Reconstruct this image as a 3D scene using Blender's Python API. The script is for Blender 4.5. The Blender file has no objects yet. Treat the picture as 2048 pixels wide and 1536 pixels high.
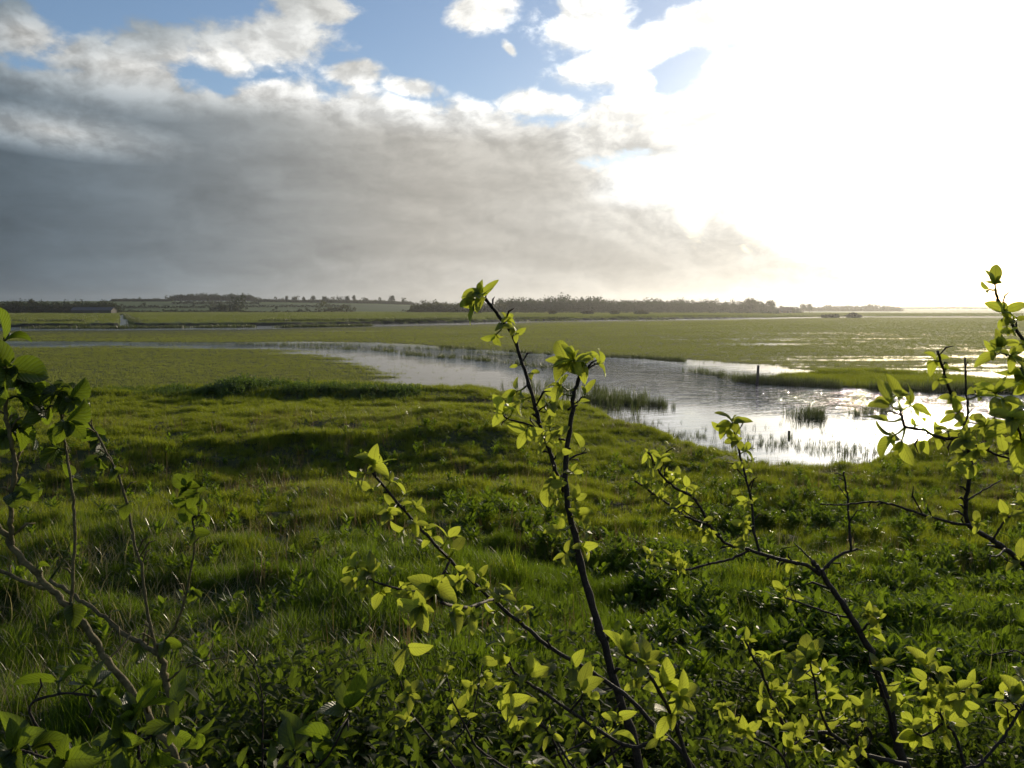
import bpy, math, random
import numpy as np
from mathutils import Vector, Matrix

random.seed(11)
rng = np.random.default_rng(11)
sc = bpy.context.scene
C = sc.collection
CAMH, F, HOR = 4.4, 1704.0, 617.0
PITCH = math.atan((768 - HOR) / F)
FW = np.array([0, math.cos(PITCH), -math.sin(PITCH)])
UP = np.array([0, math.sin(PITCH), math.cos(PITCH)])
CAM = np.array([0, 0, CAMH])

def ray(px, py):
    return FW + np.array([1., 0, 0]) * ((px - 1024) / F) + UP * ((768 - py) / F)
def at(px, py, depth):                     # where a photo pixel lies at a given distance
    return CAM + ray(px, py) * depth
def gnd(px, py, z=0.0):
    d = ray(px, py)
    return CAM + d * ((z - CAMH) / min(d[2], -1e-4))
def ang(px, py):                           # azimuth and elevation of a pixel, degrees
    d = ray(px, py); d = d / np.linalg.norm(d)
    return math.degrees(math.atan2(d[0], d[1])), math.degrees(math.asin(d[2]))
SUN_PX = (1880, 285)
SUN_AZ, SUN_EL = [math.radians(a) for a in ang(*SUN_PX)]

# ---------------------------------------------------------------- helpers
def link(o): C.objects.link(o); return o
def tag(o, label=None, cat=None, group=None, kind=None):
    if label: o['label'] = label
    if cat: o['category'] = cat
    if group: o['group'] = group
    if kind: o['kind'] = kind
    return o
def empty(name, loc, rz=0.0):
    o = bpy.data.objects.new(name, None); o.empty_display_size = .2
    o.location = loc; o.rotation_euler = (0, 0, rz); return link(o)
class MB:                                   # collects vertices / faces / uvs, then links ONE mesh object
    def __init__(s): s.v = []; s.f = []; s.uv = []
    def add(s, vs, fs, uvs=None):
        b = len(s.v); s.v.extend([tuple(p) for p in vs])
        for k, f in enumerate(fs):
            s.f.append(tuple(i + b for i in f))
            for j in f: s.uv.append(uvs[j] if uvs is not None else (0, 0))
    def tube(s, pts, rad, n=7, cap=True):
        pts = [Vector(p) for p in pts]; vs, fs = [], []
        t0 = (pts[1] - pts[0]).normalized()
        a = t0.orthogonal().normalized()
        for i, p in enumerate(pts):
            t = (pts[min(i + 1, len(pts) - 1)] - pts[max(i - 1, 0)]).normalized()
            a = (a - t * a.dot(t)).normalized(); b = t.cross(a)
            for k in range(n):
                th = 2 * math.pi * k / n
                vs.append(p + (a * math.cos(th) + b * math.sin(th)) * rad[i])
        for i in range(len(pts) - 1):
            for k in range(n):
                k2 = (k + 1) % n
                fs.append((i * n + k, i * n + k2, (i + 1) * n + k2, (i + 1) * n + k))
        if cap:
            fs.append(tuple(range(n))[::-1]); fs.append(tuple((len(pts) - 1) * n + k for k in range(n)))
        s.add(vs, fs, [((i % n) / n, (i // n) / max(1, len(pts))) for i in range(len(vs))])
    def box(s, c, d, rz=0):
        cx, cy, cz = c; dx, dy, dz = [q / 2 for q in d]; vs = []
        for x in (-dx, dx):
            for y in (-dy, dy):
                for z in (-dz, dz):
                    vs.append((cx + x * math.cos(rz) - y * math.sin(rz), cy + x * math.sin(rz) + y * math.cos(rz), cz + z))
        s.add(vs, [(0, 1, 3, 2), (4, 6, 7, 5), (0, 4, 5, 1), (2, 3, 7, 6), (0, 2, 6, 4), (1, 5, 7, 3)])
    def mesh(s, name, mat, smooth=False):
        me = bpy.data.meshes.new(name); me.from_pydata(s.v, [], s.f)
        if s.uv:
            ul = me.uv_layers.new(name='UVMap'); ul.data.foreach_set('uv', np.array(s.uv, dtype=np.float32).ravel())
        if mat: me.materials.append(mat)
        if smooth: me.polygons.foreach_set('use_smooth', [True] * len(me.polygons))
        me.update(); return me
    def build(s, name, mat, parent=None, loc=None, smooth=False):
        o = bpy.data.objects.new(name, s.mesh(name, mat, smooth)); link(o)
        if loc is not None: o.location = loc
        if parent: o.parent = parent
        return o

# value noise, vectorised
_T = np.random.default_rng(3).random((256, 256))
def vn(x, y):
    xi = np.floor(x).astype(int); yi = np.floor(y).astype(int); fx = x - xi; fy = y - yi
    fx = fx * fx * (3 - 2 * fx); fy = fy * fy * (3 - 2 * fy)
    a = _T[xi & 255, yi & 255]; b = _T[(xi + 1) & 255, yi & 255]; c = _T[xi & 255, (yi + 1) & 255]; d = _T[(xi + 1) & 255, (yi + 1) & 255]
    return (a * (1 - fx) + b * fx) * (1 - fy) + (c * (1 - fx) + d * fx) * fy
def fbm(x, y, o=4):
    s = 0; a = .5; t = 0
    for k in range(o): s = s + a * vn(x * 2 ** k + 17.3 * k, y * 2 ** k + 9.1 * k); t += a; a *= .55
    return s / t
def sstep(a, b, x):
    t = np.clip((x - a) / (b - a), 0, 1); return t * t * (3 - 2 * t)
def inpoly(x, y, poly):
    r = np.zeros(x.shape, bool); n = len(poly)
    for i in range(n):
        x0, y0 = poly[i]; x1, y1 = poly[(i + 1) % n]
        if y0 == y1: continue
        c = ((y0 > y) != (y1 > y)) & (x < (x1 - x0) * (y - y0) / (y1 - y0) + x0)
        r ^= c
    return r
def plan(pxs, z=0.0): return [tuple(gnd(a, b, z)[:2]) for a, b in pxs]
def polar(pxs, z=0.0):                      # pixel polyline -> sorted (azimuth, range) table
    t = sorted((math.atan2(p[0], p[1]), math.hypot(*p)) for p in plan(pxs, z))
    return np.array([a for a, _ in t]), np.array([b for _, b in t])
def linedist(x, y, pts):                    # distance of points to a plan polyline
    d = np.full(x.shape, 1e9)
    for (x0, y0), (x1, y1) in zip(pts[:-1], pts[1:]):
        dx, dy = x1 - x0, y1 - y0; L = dx * dx + dy * dy + 1e-9
        t = np.clip(((x - x0) * dx + (y - y0) * dy) / L, 0, 1)
        d = np.minimum(d, np.hypot(x - x0 - t * dx, y - y0 - t * dy))
    return d

# ---------------------------------------------------------------- node helpers
class E:
    """a float socket with arithmetic"""
    def __init__(s, nt, sock): s.nt = nt; s.s = sock
    def _m(s, op, *o):
        n = s.nt.nodes.new('ShaderNodeMath'); n.operation = op
        for i, q in enumerate((s,) + o):
            if isinstance(q, E): s.nt.links.new(q.s, n.inputs[i])
            else: n.inputs[i].default_value = q
        return E(s.nt, n.outputs[0])
    def __add__(s, o): return s._m('ADD', o)
    __radd__ = __add__
    def __mul__(s, o): return s._m('MULTIPLY', o)
    __rmul__ = __mul__
    def __sub__(s, o): return s._m('SUBTRACT', o)
    def __rsub__(s, o): return (s * -1.0) + o
    def __truediv__(s, o): return s._m('DIVIDE', o)
    def mx(s, o): return s._m('MAXIMUM', o)
    def mn(s, o): return s._m('MINIMUM', o)
    def exp(s): return s._m('EXPONENT')
    def sqrt(s): return s._m('SQRT')
    def pow(s, o): return s._m('POWER', o)
    def clamp(s): return s.mx(0.0).mn(1.0)
    def step(s, a, b):
        n = s.nt.nodes.new('ShaderNodeMapRange'); n.interpolation_type = 'SMOOTHSTEP'
        s.nt.links.new(s.s, n.inputs[0]); n.inputs[1].default_value = a; n.inputs[2].default_value = b
        return E(s.nt, n.outputs[0])
def comb(nt, x, y, z=0.0):
    n = nt.nodes.new('ShaderNodeCombineXYZ')
    for i, q in enumerate((x, y, z)):
        if isinstance(q, E): nt.links.new(q.s, n.inputs[i])
        else: n.inputs[i].default_value = q
    return n.outputs[0]
def noise(nt, vec, scale=1.0, detail=4.0, rough=.55, dist=0.0, lac=2.0):
    n = nt.nodes.new('ShaderNodeTexNoise'); n.inputs['Scale'].default_value = scale; n.inputs['Detail'].default_value = detail
    n.inputs['Roughness'].default_value = rough; n.inputs['Distortion'].default_value = dist; n.inputs['Lacunarity'].default_value = lac
    if vec is not None: nt.links.new(vec, n.inputs['Vector'])
    return E(nt, n.outputs[0])
def mixc(nt, fac, a, b, mode='MIX'):
    n = nt.nodes.new('ShaderNodeMix'); n.data_type = 'RGBA'; n.blend_type = mode
    for i, q in ((0, fac), (6, a), (7, b)):
        if isinstance(q, E): nt.links.new(q.s, n.inputs[i])
        elif isinstance(q, bpy.types.NodeSocket): nt.links.new(q, n.inputs[i])
        elif isinstance(q, (int, float)): n.inputs[i].default_value = q
        else: n.inputs[i].default_value = (*q, 1)
    return n.outputs[2]
def scalec(nt, col, f):                     # colour * float
    n = nt.nodes.new('ShaderNodeVectorMath'); n.operation = 'SCALE'
    if isinstance(col, bpy.types.NodeSocket): nt.links.new(col, n.inputs[0])
    else: n.inputs[0].default_value = col
    if isinstance(f, E): nt.links.new(f.s, n.inputs['Scale'])
    else: n.inputs['Scale'].default_value = f
    return n.outputs[0]
def addc(nt, a, b):
    n = nt.nodes.new('ShaderNodeVectorMath'); n.operation = 'ADD'
    for i, q in enumerate((a, b)):
        if isinstance(q, bpy.types.NodeSocket): nt.links.new(q, n.inputs[i])
        else: n.inputs[i].default_value = q
    return n.outputs[0]
def newmat(name):
    m = bpy.data.materials.new(name); m.use_nodes = True; nt = m.node_tree; nt.nodes.clear()
    out = nt.nodes.new('ShaderNodeOutputMaterial'); return m, nt, out
def curve(nt, x, pts):                      # piecewise curve of a float, pts in real units
    xs = [p[0] for p in pts]; ys = [p[1] for p in pts]; x0, x1 = min(xs), max(xs); y0, y1 = min(ys), max(ys)
    u = (x - x0) * (1.0 / (x1 - x0)); u = u.clamp()
    n = nt.nodes.new('ShaderNodeFloatCurve'); cm = n.mapping; c = cm.curves[0]
    nn = [((a - x0) / (x1 - x0), (b - y0) / (y1 - y0)) for a, b in sorted(pts)]
    while len(c.points) < len(nn): c.points.new(.5, .5)
    for p, (a, b) in zip(c.points, nn): p.location = (a, b); p.handle_type = 'VECTOR'
    cm.update(); nt.links.new(u.s, n.inputs[1])
    return E(nt, n.outputs[0]) * (y1 - y0) + y0
# ---------------------------------------------------------------- camera, sun, sky
cd = bpy.data.cameras.new('camera'); cam = bpy.data.objects.new('camera', cd); link(cam)
cam.location = CAM; cam.rotation_euler = (math.pi / 2 - PITCH, 0, 0)
cd.sensor_width = 36; cd.lens = 36 * F / 2048; cd.clip_start = .05; cd.clip_end = 20000
sc.camera = cam
sl = bpy.data.lights.new('sun', 'SUN'); sl.energy = 3.3; sl.angle = math.radians(.6); sl.color = (1, .86, .62)
so = bpy.data.objects.new('sun', sl); link(so)
sd = Vector((math.sin(SUN_AZ) * math.cos(SUN_EL), math.cos(SUN_AZ) * math.cos(SUN_EL), math.sin(SUN_EL)))
so.rotation_euler = sd.to_track_quat('Z', 'Y').to_euler(); so.location = (60, 80, 60)

def build_sky():
    w = bpy.data.worlds.new('World'); sc.world = w; w.use_nodes = True; nt = w.node_tree; nt.nodes.clear()
    N = nt.nodes.new
    out = N('ShaderNodeOutputWorld'); bg = N('ShaderNodeBackground'); bg.inputs[1].default_value = .1
    nt.links.new(bg.outputs[0], out.inputs[0])
    sky = N('ShaderNodeTexSky'); sky.sky_type = 'NISHITA'; sky.sun_disc = False
    sky.sun_elevation = SUN_EL; sky.sun_rotation = SUN_AZ; sky.air_density = 1.0; sky.dust_density = .35; sky.ozone_density = 1.6
    tc = N('ShaderNodeTexCoord'); sp = N('ShaderNodeSeparateXYZ'); nt.links.new(tc.outputs['Generated'], sp.inputs[0])
    x, y, z = [E(nt, sp.outputs[i]) for i in range(3)]
    deg = 180 / math.pi
    az = x._m('ARCTAN2', y) * deg; el = z._m('ARCSINE') * deg
    # cloud noise on the dome, finer and flatter towards the horizon
    v1 = comb(nt, az * .17, el * .30)
    warp = noise(nt, v1, 1.0, 3, .5)
    nz = noise(nt, comb(nt, az * .21 + warp * .55, el * .33 + warp * .5, 3.1), 1.0, 10, .60)
    nz2 = noise(nt, comb(nt, (az + .5) * .21 + warp * .55, (el + .45) * .33 + warp * .5, 3.1), 1.0, 10, .60)
    nlow = noise(nt, comb(nt, az * .055 + 2.0, el * .17, 7.7), 1.0, 5, .6)
    soft = noise(nt, comb(nt, az * .16 + warp * 2, el * .5, 1.7), 1.0, 6, .55)
    # upper edge of the great cloud bank
    top = [(-900, 60), (0, 118), (60, 134), (110, 128), (200, 112), (270, 88), (330, 100), (372, 146), (400, 150), (450, 156), (560, 146), (650, 152),
           (720, 160), (800, 182), (880, 206), (1000, 214), (1090, 236), (1180, 318), (1250, 350), (1300, 385), (1345, 415), (1388, 442), (1420, 430), (1460, 430),
           (1500, 462), (1570, 480), (1650, 500), (1740, 545), (1870, 600), (2300, 640)]
    B = curve(nt, az, [ang(*p) for p in top])
    depth = B - el
    M = (depth * .55).mn(1.6).mx(-3.0)
    thick = depth.step(-.4, 1.3)
    def puff(px, py, rx, ry, rot=0.0, gain=1.0):
        a, e = ang(px, py); rx, ry = rx / F * deg, ry / F * deg
        c, s = math.cos(math.radians(rot)), math.sin(math.radians(rot))
        da, de = az - a, el - e
        u = (da * c + de * s) * (1 / rx); v = (de * c - da * s) * (1 / ry)
        return (1.0 - (u * u + v * v).sqrt()) * gain
    P = [(30, 62, 75, 48, 0), (520, 84, 150, 62, 8), (460, 120, 70, 40, 0), (620, 14, 80, 36, 0), (955, 22, 80, 40, 5), (1170, 40, 105, 62, 10), (1240, 122, 125, 42, 12),
         (1380, 62, 140, 48, 16), (1450, 150, 90, 44, 20), (1272, 166, 48, 34, 0), (1410, 205, 90, 36, 0), (1075, 208, 80, 26, 0), (1260, 222, 110, 32, 10),
         (1360, 232, 160, 40, 0), (1590, 40, 150, 60, 0), (1640, 180, 160, 90, 0), (1020, 100, 22, 12, -40), (1330, 330, 190, 60, 10), (1285, 372, 80, 34, -10), (1335, 455, 60, 80, 0), (1432, 462, 60, 62, 0), (1520, 505, 110, 46, -10), (820, 176, 60, 20, -8), (700, 150, 60, 26, 0), (200, 116, 110, 36, 6), (285, 95, 90, 44, 0)]
    for p in P: M = M.mx(puff(*p))
    wedge = puff(1150, 292, 250, 46, 5, 1.3); M = M.mx(wedge)
    isle = puff(1620, 440, 70, 22, 0, .9); M = M.mx(isle)
    high = (nlow - .56) * 7.0 - (1.0 - el.step(17, 26)) * 9.0           # broken cloud overhead and behind
    M = M.mx(high)
    soften = az.step(4, 12) * (1.0 - el.step(5.5, 8.5))
    D = (M * 1.15 + (nz - .5) * 3.1 + .12)
    D = (D - soft * soften * .35) * (1.0 - soften * .2)
    D = D.step(0.0, .62)
    # brightness of the cloud bank
    base = curve(nt, az, [(ang(px, 400)[0], v) for px, v in ((-900, .12), (0, .15), (160, .195), (320, .245), (520, .315), (760, .42), (950, .50), (1150, .58), (1300, .63), (1450, .62), (1600, .55), (1900, .45), (2500, .4))])
    lowl = 1.0 + (1.0 - el.step(0, 3.5)) * .16 + ((el - 9.0) * .12).clamp() * .35
    def glowpatch(px, py, rx, ry, rot=0): return puff(px, py, rx, ry, rot).mx(0.0)
    pt = glowpatch(110, 262, 250, 48, -4) * (.50) + glowpatch(760, 200, 420, 62, -6) * .56 + glowpatch(260, 135, 330, 90, 0) * .60 + glowpatch(620, 190, 300, 70, -4) * .25 + glowpatch(1150, 440, 280, 90, 0) * .10 \
        + glowpatch(520, 90, 190, 80, 8) * .45 + glowpatch(40, 60, 110, 60, 0) * .34 + glowpatch(930, 560, 460, 70, 0) * .10 + glowpatch(1200, 90, 330, 150, 0) * .55 + glowpatch(1365, 350, 200, 58, 10) * 1.1
    rimf = ((depth * -.45).exp()).mn(1.0) * az.step(-22, -4)
    lit = ((nz - nz2) * 5.5 + .5).clamp()
    lum = base * lowl * (.60 + soft * .80) * (.86 + lit * .28 * (.25 + rimf)) + pt * (.45 + soft * .55 + (lit - .5) * .55) + rimf * .26 * (lit * .8 + .3)
    tint = mixc(nt, az.step(-33, -4), (.76, 1.0, 1.20), (1.05, 1.0, .90))
    tint = mixc(nt, (pt * 1.8 + rimf * .6).clamp(), tint, (1.0, 1.0, .97))
    ccol = scalec(nt, tint, lum * 1.0)
    # glow of the sun in the thin cloud around it
    dn = N('ShaderNodeVectorMath'); dn.operation = 'DOT_PRODUCT'; nt.links.new(tc.outputs['Generated'], dn.inputs[0]); dn.inputs[1].default_value = sd
    th = E(nt, dn.outputs['Value']).mn(1.0)._m('ARCCOSINE') * deg
    g = (th * th * (-1 / 46.0)).exp() * 5.0 + (th * (-1 / 5.2)).exp() * 1.7 + (th * (-1 / 17.0)).exp() * .12
    veil = 1.0 - thick * D * .96 - (wedge * 2.0).clamp() * D * .6
    veil = veil.mx(.05)
    lowred = el.step(0.0, 9.0)
    gcol = mixc(nt, lowred.pow(.8), (1.0, .80, .42), (1.0, .97, .88))
    gl = scalec(nt, gcol, g * veil * (.85 + D * .3))
    skyc = scalec(nt, mixc(nt, 1.0, sky.outputs[0], (.96, 1.0, 1.16), 'MULTIPLY'), .118)
    tot = addc(nt, mixc(nt, D, skyc, ccol), gl)
    nt.links.new(scalec(nt, tot, 10.0), bg.inputs[0])
    w.cycles.sampling_method = 'MANUAL'; w.cycles.sample_map_resolution = 1024
build_sky()
vs = sc.view_settings; vs.view_transform = 'Standard'; vs.look = 'None'; vs.exposure = 0; vs.gamma = 1; vs.use_curve_mapping = False
sc.cycles.max_bounces = 8; sc.cycles.diffuse_bounces = 2; sc.cycles.glossy_bounces = 3; sc.cycles.transmission_bounces = 5; sc.cycles.volume_bounces = 0
sc.cycles.transparent_max_bounces = 12; sc.cycles.use_denoising = True; sc.cycles.caustics_reflective = False; sc.cycles.caustics_refractive = False
sc.cycles.sample_clamp_indirect = 4; sc.cycles.use_adaptive_sampling = True; sc.cycles.adaptive_threshold = .02
# ---------------------------------------------------------------- lie of the land (water surface is z = 0)
SH_A, SH_R = polar([(-500, 792), (0, 790), (300, 788), (600, 790), (830, 796), (1000, 806), (1150, 818), (1250, 846), (1350, 880), (1450, 900), (1540, 926), (1640, 936), (1740, 920),
                    (1800, 905), (1870, 880), (1960, 874), (2048, 872), (2600, 850)])
RN_A, RN_R = polar([(-700, 663), (0, 661.3), (200, 661), (500, 659), (930, 649.6), (1100, 643.5), (1300, 641), (1500, 638), (1650, 635), (1720, 634), (1800, 633.4), (3000, 633.4)])
RF_A, RF_R = polar([(-700, 656), (0, 654.5), (250, 653), (600, 651), (930, 645.2), (1100, 641.5), (1300, 639), (1500, 636.6), (1650, 634.3), (1720, 633.8), (1800, 633.6), (3000, 633.6)])
TRIB = plan([(238, 629.5), (244, 629.5), (254, 640), (262, 649), (267, 657), (233, 657), (238, 648)])
# open water: the old river loop across the meadow, widening to the right
LOOP = plan([(-300, 683), (0, 683), (200, 684), (420, 686), (620, 684), (760, 686), (880, 694), (1000, 705), (1130, 712), (1280, 716), (1400, 724), (1480, 732), (1560, 742), (1640, 752), (1800, 772), (2048, 786), (2500, 800),
             (2500, 900), (1760, 900), (1600, 905), (1450, 890), (1330, 858), (1210, 822), (1120, 800), (1050, 775), (1010, 752), (960, 741), (880, 728), (760, 714), (640, 703), (520, 697), (380, 693), (200, 692), (0, 692), (-300, 692)])
BANKR = plan([(1540, 757), (1640, 745), (1760, 741), (1900, 752), (2048, 768), (2300, 778), (2300, 800), (2048, 788), (1900, 783), (1760, 779), (1620, 770)])

BEY_A, BEY_R = polar([(-300, 688), (0, 688), (420, 690), (620, 694), (760, 700), (900, 712), (1050, 735), (1200, 760), (1600, 790), (2300, 830)])
def streak(x, y): return .5 + .85 * (.5 * fbm(x * .035 + 3, y * .16, 4) + .5 * fbm(x * .13 + 9, y * .75 + 4, 4) - .5)
def meadow_thr(x, y, a, r):                 # where the flood stands open between the grass
    right = sstep(.0, .36, a) * sstep(260, 70, r)
    t = np.where(r > np.interp(a, BEY_A, BEY_R),   .27 + .215 * right, .10 + .22 * sstep(-.24, -.10, a) + .22 * sstep(-.13, -.05, a))
    lpd = linedist(x, y, LOOP + LOOP[:1]); lpd = np.where(inpoly(x, y, LOOP), 0, lpd)
    near = r < np.interp(a, BEY_A, BEY_R)
    return t + np.where(near, .45 * sstep(13, 1, lpd), .35 * sstep(3.5, 0, lpd))
def height(x, y):
    r = np.hypot(x, y) + 1e-6; a = np.arctan2(x, y)
    R = np.interp(a, SH_A, SH_R) + (fbm(x * .5, y * .5, 3) - .5) * 2.4 + (fbm(x * 2, y * 2, 3) - .5) * 1.8
    wl = sstep(.10, -.05, a)
    left = np.interp(r, [0, 3, 5, 8, 12, 15.5, 18, 19.5, 21, 23.5, 27, 33, 60], [2.75, 2.1, 1.78, 1.5, 1.25, 1.02, .5, .30, .42, .84, .95, .66, .6])
    right = np.interp(r, [0, 3, 5, 8, 12, 16, 20, 24, 30, 60], [2.75, 2.1, 1.75, 1.36, .95, .62, .40, .30, .42, .5])
    prof = left * wl + right * (1 - wl)
    lumps = (fbm(x * .6, y * .9, 5) - .5) * .40 * sstep(3, 9, r) * (1 - .6 * sstep(18, 26, r)) + (fbm(x * 1.5, y * 1.9, 3) - .5) * .30 * sstep(2, 7, r) * (1 - .5 * sstep(18, 26, r))
    step = .22 * sstep(.42, .60, fbm(x * .11 + 5, y * .22 + 2, 2)) * wl
    sf = sstep(-.6, 3.2, R - r)
    h = (prof + lumps + step) * sf - .16 * (1 - sf)
    # flooded meadow beyond the bank
    far = r > R - .4
    mead = np.clip((streak(x, y) - meadow_thr(x, y, a, r)) * .40 - .015, -.16, .04) + (fbm(x * .9, y * .9, 2) - .5) * .06
    mead = np.where(inpoly(x, y, LOOP), -.6, mead)
    bk = inpoly(x, y, BANKR); mead = np.where(bk, .06 + (fbm(x * .3, y * .3, 3) - .5) * .22, mead)
    h = np.where(far, np.minimum(np.maximum(h, mead), np.where(bk, 1, np.maximum(h, mead))), h)
    # far river, its raised further bank and the fields
    rn = np.interp(a, RN_A, RN_R); rf = np.interp(a, RF_A, RF_R) + (fbm(a * 160, r * 0 + 3, 3) - .5) * 5
    riv = (r > rn) & (r < rf)
    fld = .78 * sstep(0, 3.0, r - rf) * np.clip(1 - (a - .22) / .12, .25, 1) + (fbm(x * .02, y * .02, 3) - .5) * .25 * sstep(20, 90, r - rf)
    h = np.where(riv, -.5, h); h = np.where(r >= rf, fld, h)
    tr = inpoly(x, y, TRIB); h = np.where(tr, -.5, h)
    # rising ground far to the left, low swell elsewhere
    hl = np.interp(a, [-1.4, -.62, -.42, -.3, -.16, -.08, 0, .2, .6], [11.5, 13, 15.5, 15.5, 12.5, 8.5, 4.5, 2.6, 1.5])
    h = h + hl * sstep(720, 1500, r) - sstep(2300, 3200, r) * 8
    return h

def build_ground():
    ra = np.concatenate([np.geomspace(.35, 60, 330), np.geomspace(60.9, 700, 230), np.geomspace(715, 3200, 60)])
    aa = np.concatenate([np.radians(np.linspace(-180, -52, 44)), np.radians(np.linspace(-51.7, 51.7, 420)), np.radians(np.linspace(52, 180, 44))[:-1]])
    na, nr = len(aa), len(ra)
    A, Rr = np.meshgrid(aa, ra); X = Rr * np.sin(A); Y = Rr * np.cos(A); Z = height(X, Y)
    co = np.stack([X, Y, Z], -1).reshape(-1, 3)
    co = np.vstack([co, [[0, 0, 2.75]]])
    i, j = np.meshgrid(np.arange(nr - 1), np.arange(na), indexing='ij'); j2 = (j + 1) % na
    q = np.stack([i * na + j, (i + 1) * na + j, (i + 1) * na + j2, i * na + j2], -1).reshape(-1, 4)[:, ::-1]
    c = len(co) - 1
    tris = [(c, (k + 1) % na, k)[::-1] for k in range(na)]
    me = bpy.data.meshes.new('ground'); me.from_pydata(co.tolist(), [], q.tolist() + tris)
    me.polygons.foreach_set('use_smooth', [True] * len(me.polygons))
    # earth / turf colours of the different grounds
    x, y = co[:, 0], co[:, 1]; r = np.hypot(x, y); a = np.arctan2(x, y)
    n1 = fbm(x * .7, y * .7, 4)[:, None]; n2 = fbm(x * .006 + 4, y * .012, 3)[:, None]; n3 = fbm(x * .03, y * .05, 4)[:, None]
    near = np.array([.030, .040, .010]) * (1 - n1) + np.array([.060, .062, .018]) * n1
    mead = np.array([.060, .068, .018]) + n3 * np.array([.02, .015, .0])
    fieldc = np.array([.085, .115, .022]) * (1 - n2) + np.array([.15, .155, .035]) * n2 + (n3 - .5) * .03
    # hill fields: plots of different green
    cx = np.floor((x + y * .35) / 210 + fbm(x * .002, y * .002, 2) * 1.2).astype(int); cy = np.floor((y - x * .1) / 150).astype(int)
    pl = _T[cx & 255, cy & 255][:, None]
    hillc = np.array([.030, .066, .008]) * (1 - pl) + np.array([.10, .15, .018]) * pl
    rf = np.interp(a, RF_A, RF_R)
    col = np.where((r < np.interp(a, SH_A, SH_R) + 1)[:, None], near, mead)
    rim = sstep(1.6, .5, np.interp(a, SH_A, SH_R) + (fbm(x * .5, y * .5, 3) - .5) * 2.4 - r)[:, None] * (r < 60)[:, None]
    col = np.where(((r < np.interp(a, SH_A, SH_R) + 2))[:, None], col * (1 - rim) + np.array([.030, .025, .017]) * rim, col)
    col = np.where((r > rf)[:, None], fieldc, col)
    col = np.where(((r > rf - 6) & (r < rf + 3.5))[:, None], np.array([[.022, .022, .012]]), col)     # bare mud of the river bank
    col = np.where((r > 760)[:, None], hillc, col)
    ca = me.color_attributes.new('turf', 'FLOAT_COLOR', 'POINT')
    ca.data.foreach_set('color', np.hstack([col, np.ones((len(col), 1))]).astype(np.float32).ravel())
    m, nt, out = newmat('turf_and_soil')
    at_ = nt.nodes.new('ShaderNodeVertexColor'); at_.layer_name = 'turf'
    g = nt.nodes.new('ShaderNodeNewGeometry')
    k = noise(nt, g.outputs['Position'], 6.0, 5, .65); k2 = noise(nt, g.outputs['Position'], .08, 5, .6)
    colr = scalec(nt, at_.outputs[0], (k * .9 + .55) * (k2 * .6 + .7))
    b = nt.nodes.new('ShaderNodeBsdfPrincipled'); nt.links.new(colr, b.inputs['Base Color']); b.inputs['Roughness'].default_value = .9; b.inputs['Specular IOR Level'].default_value = .15
    bp = nt.nodes.new('ShaderNodeBump'); bp.inputs['Strength'].default_value = .5; bp.inputs['Distance'].default_value = .05
    nt.links.new(k.s, bp.inputs['Height']); nt.links.new(bp.outputs[0], b.inputs['Normal'])
    nt.links.new(b.outputs[0], out.inputs[0]); me.materials.append(m); me.update()
    o = link(bpy.data.objects.new('ground', me)); tag(o, kind='structure', label='grassy river bank, flooded meadows and far fields', cat='ground')
build_ground()

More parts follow.
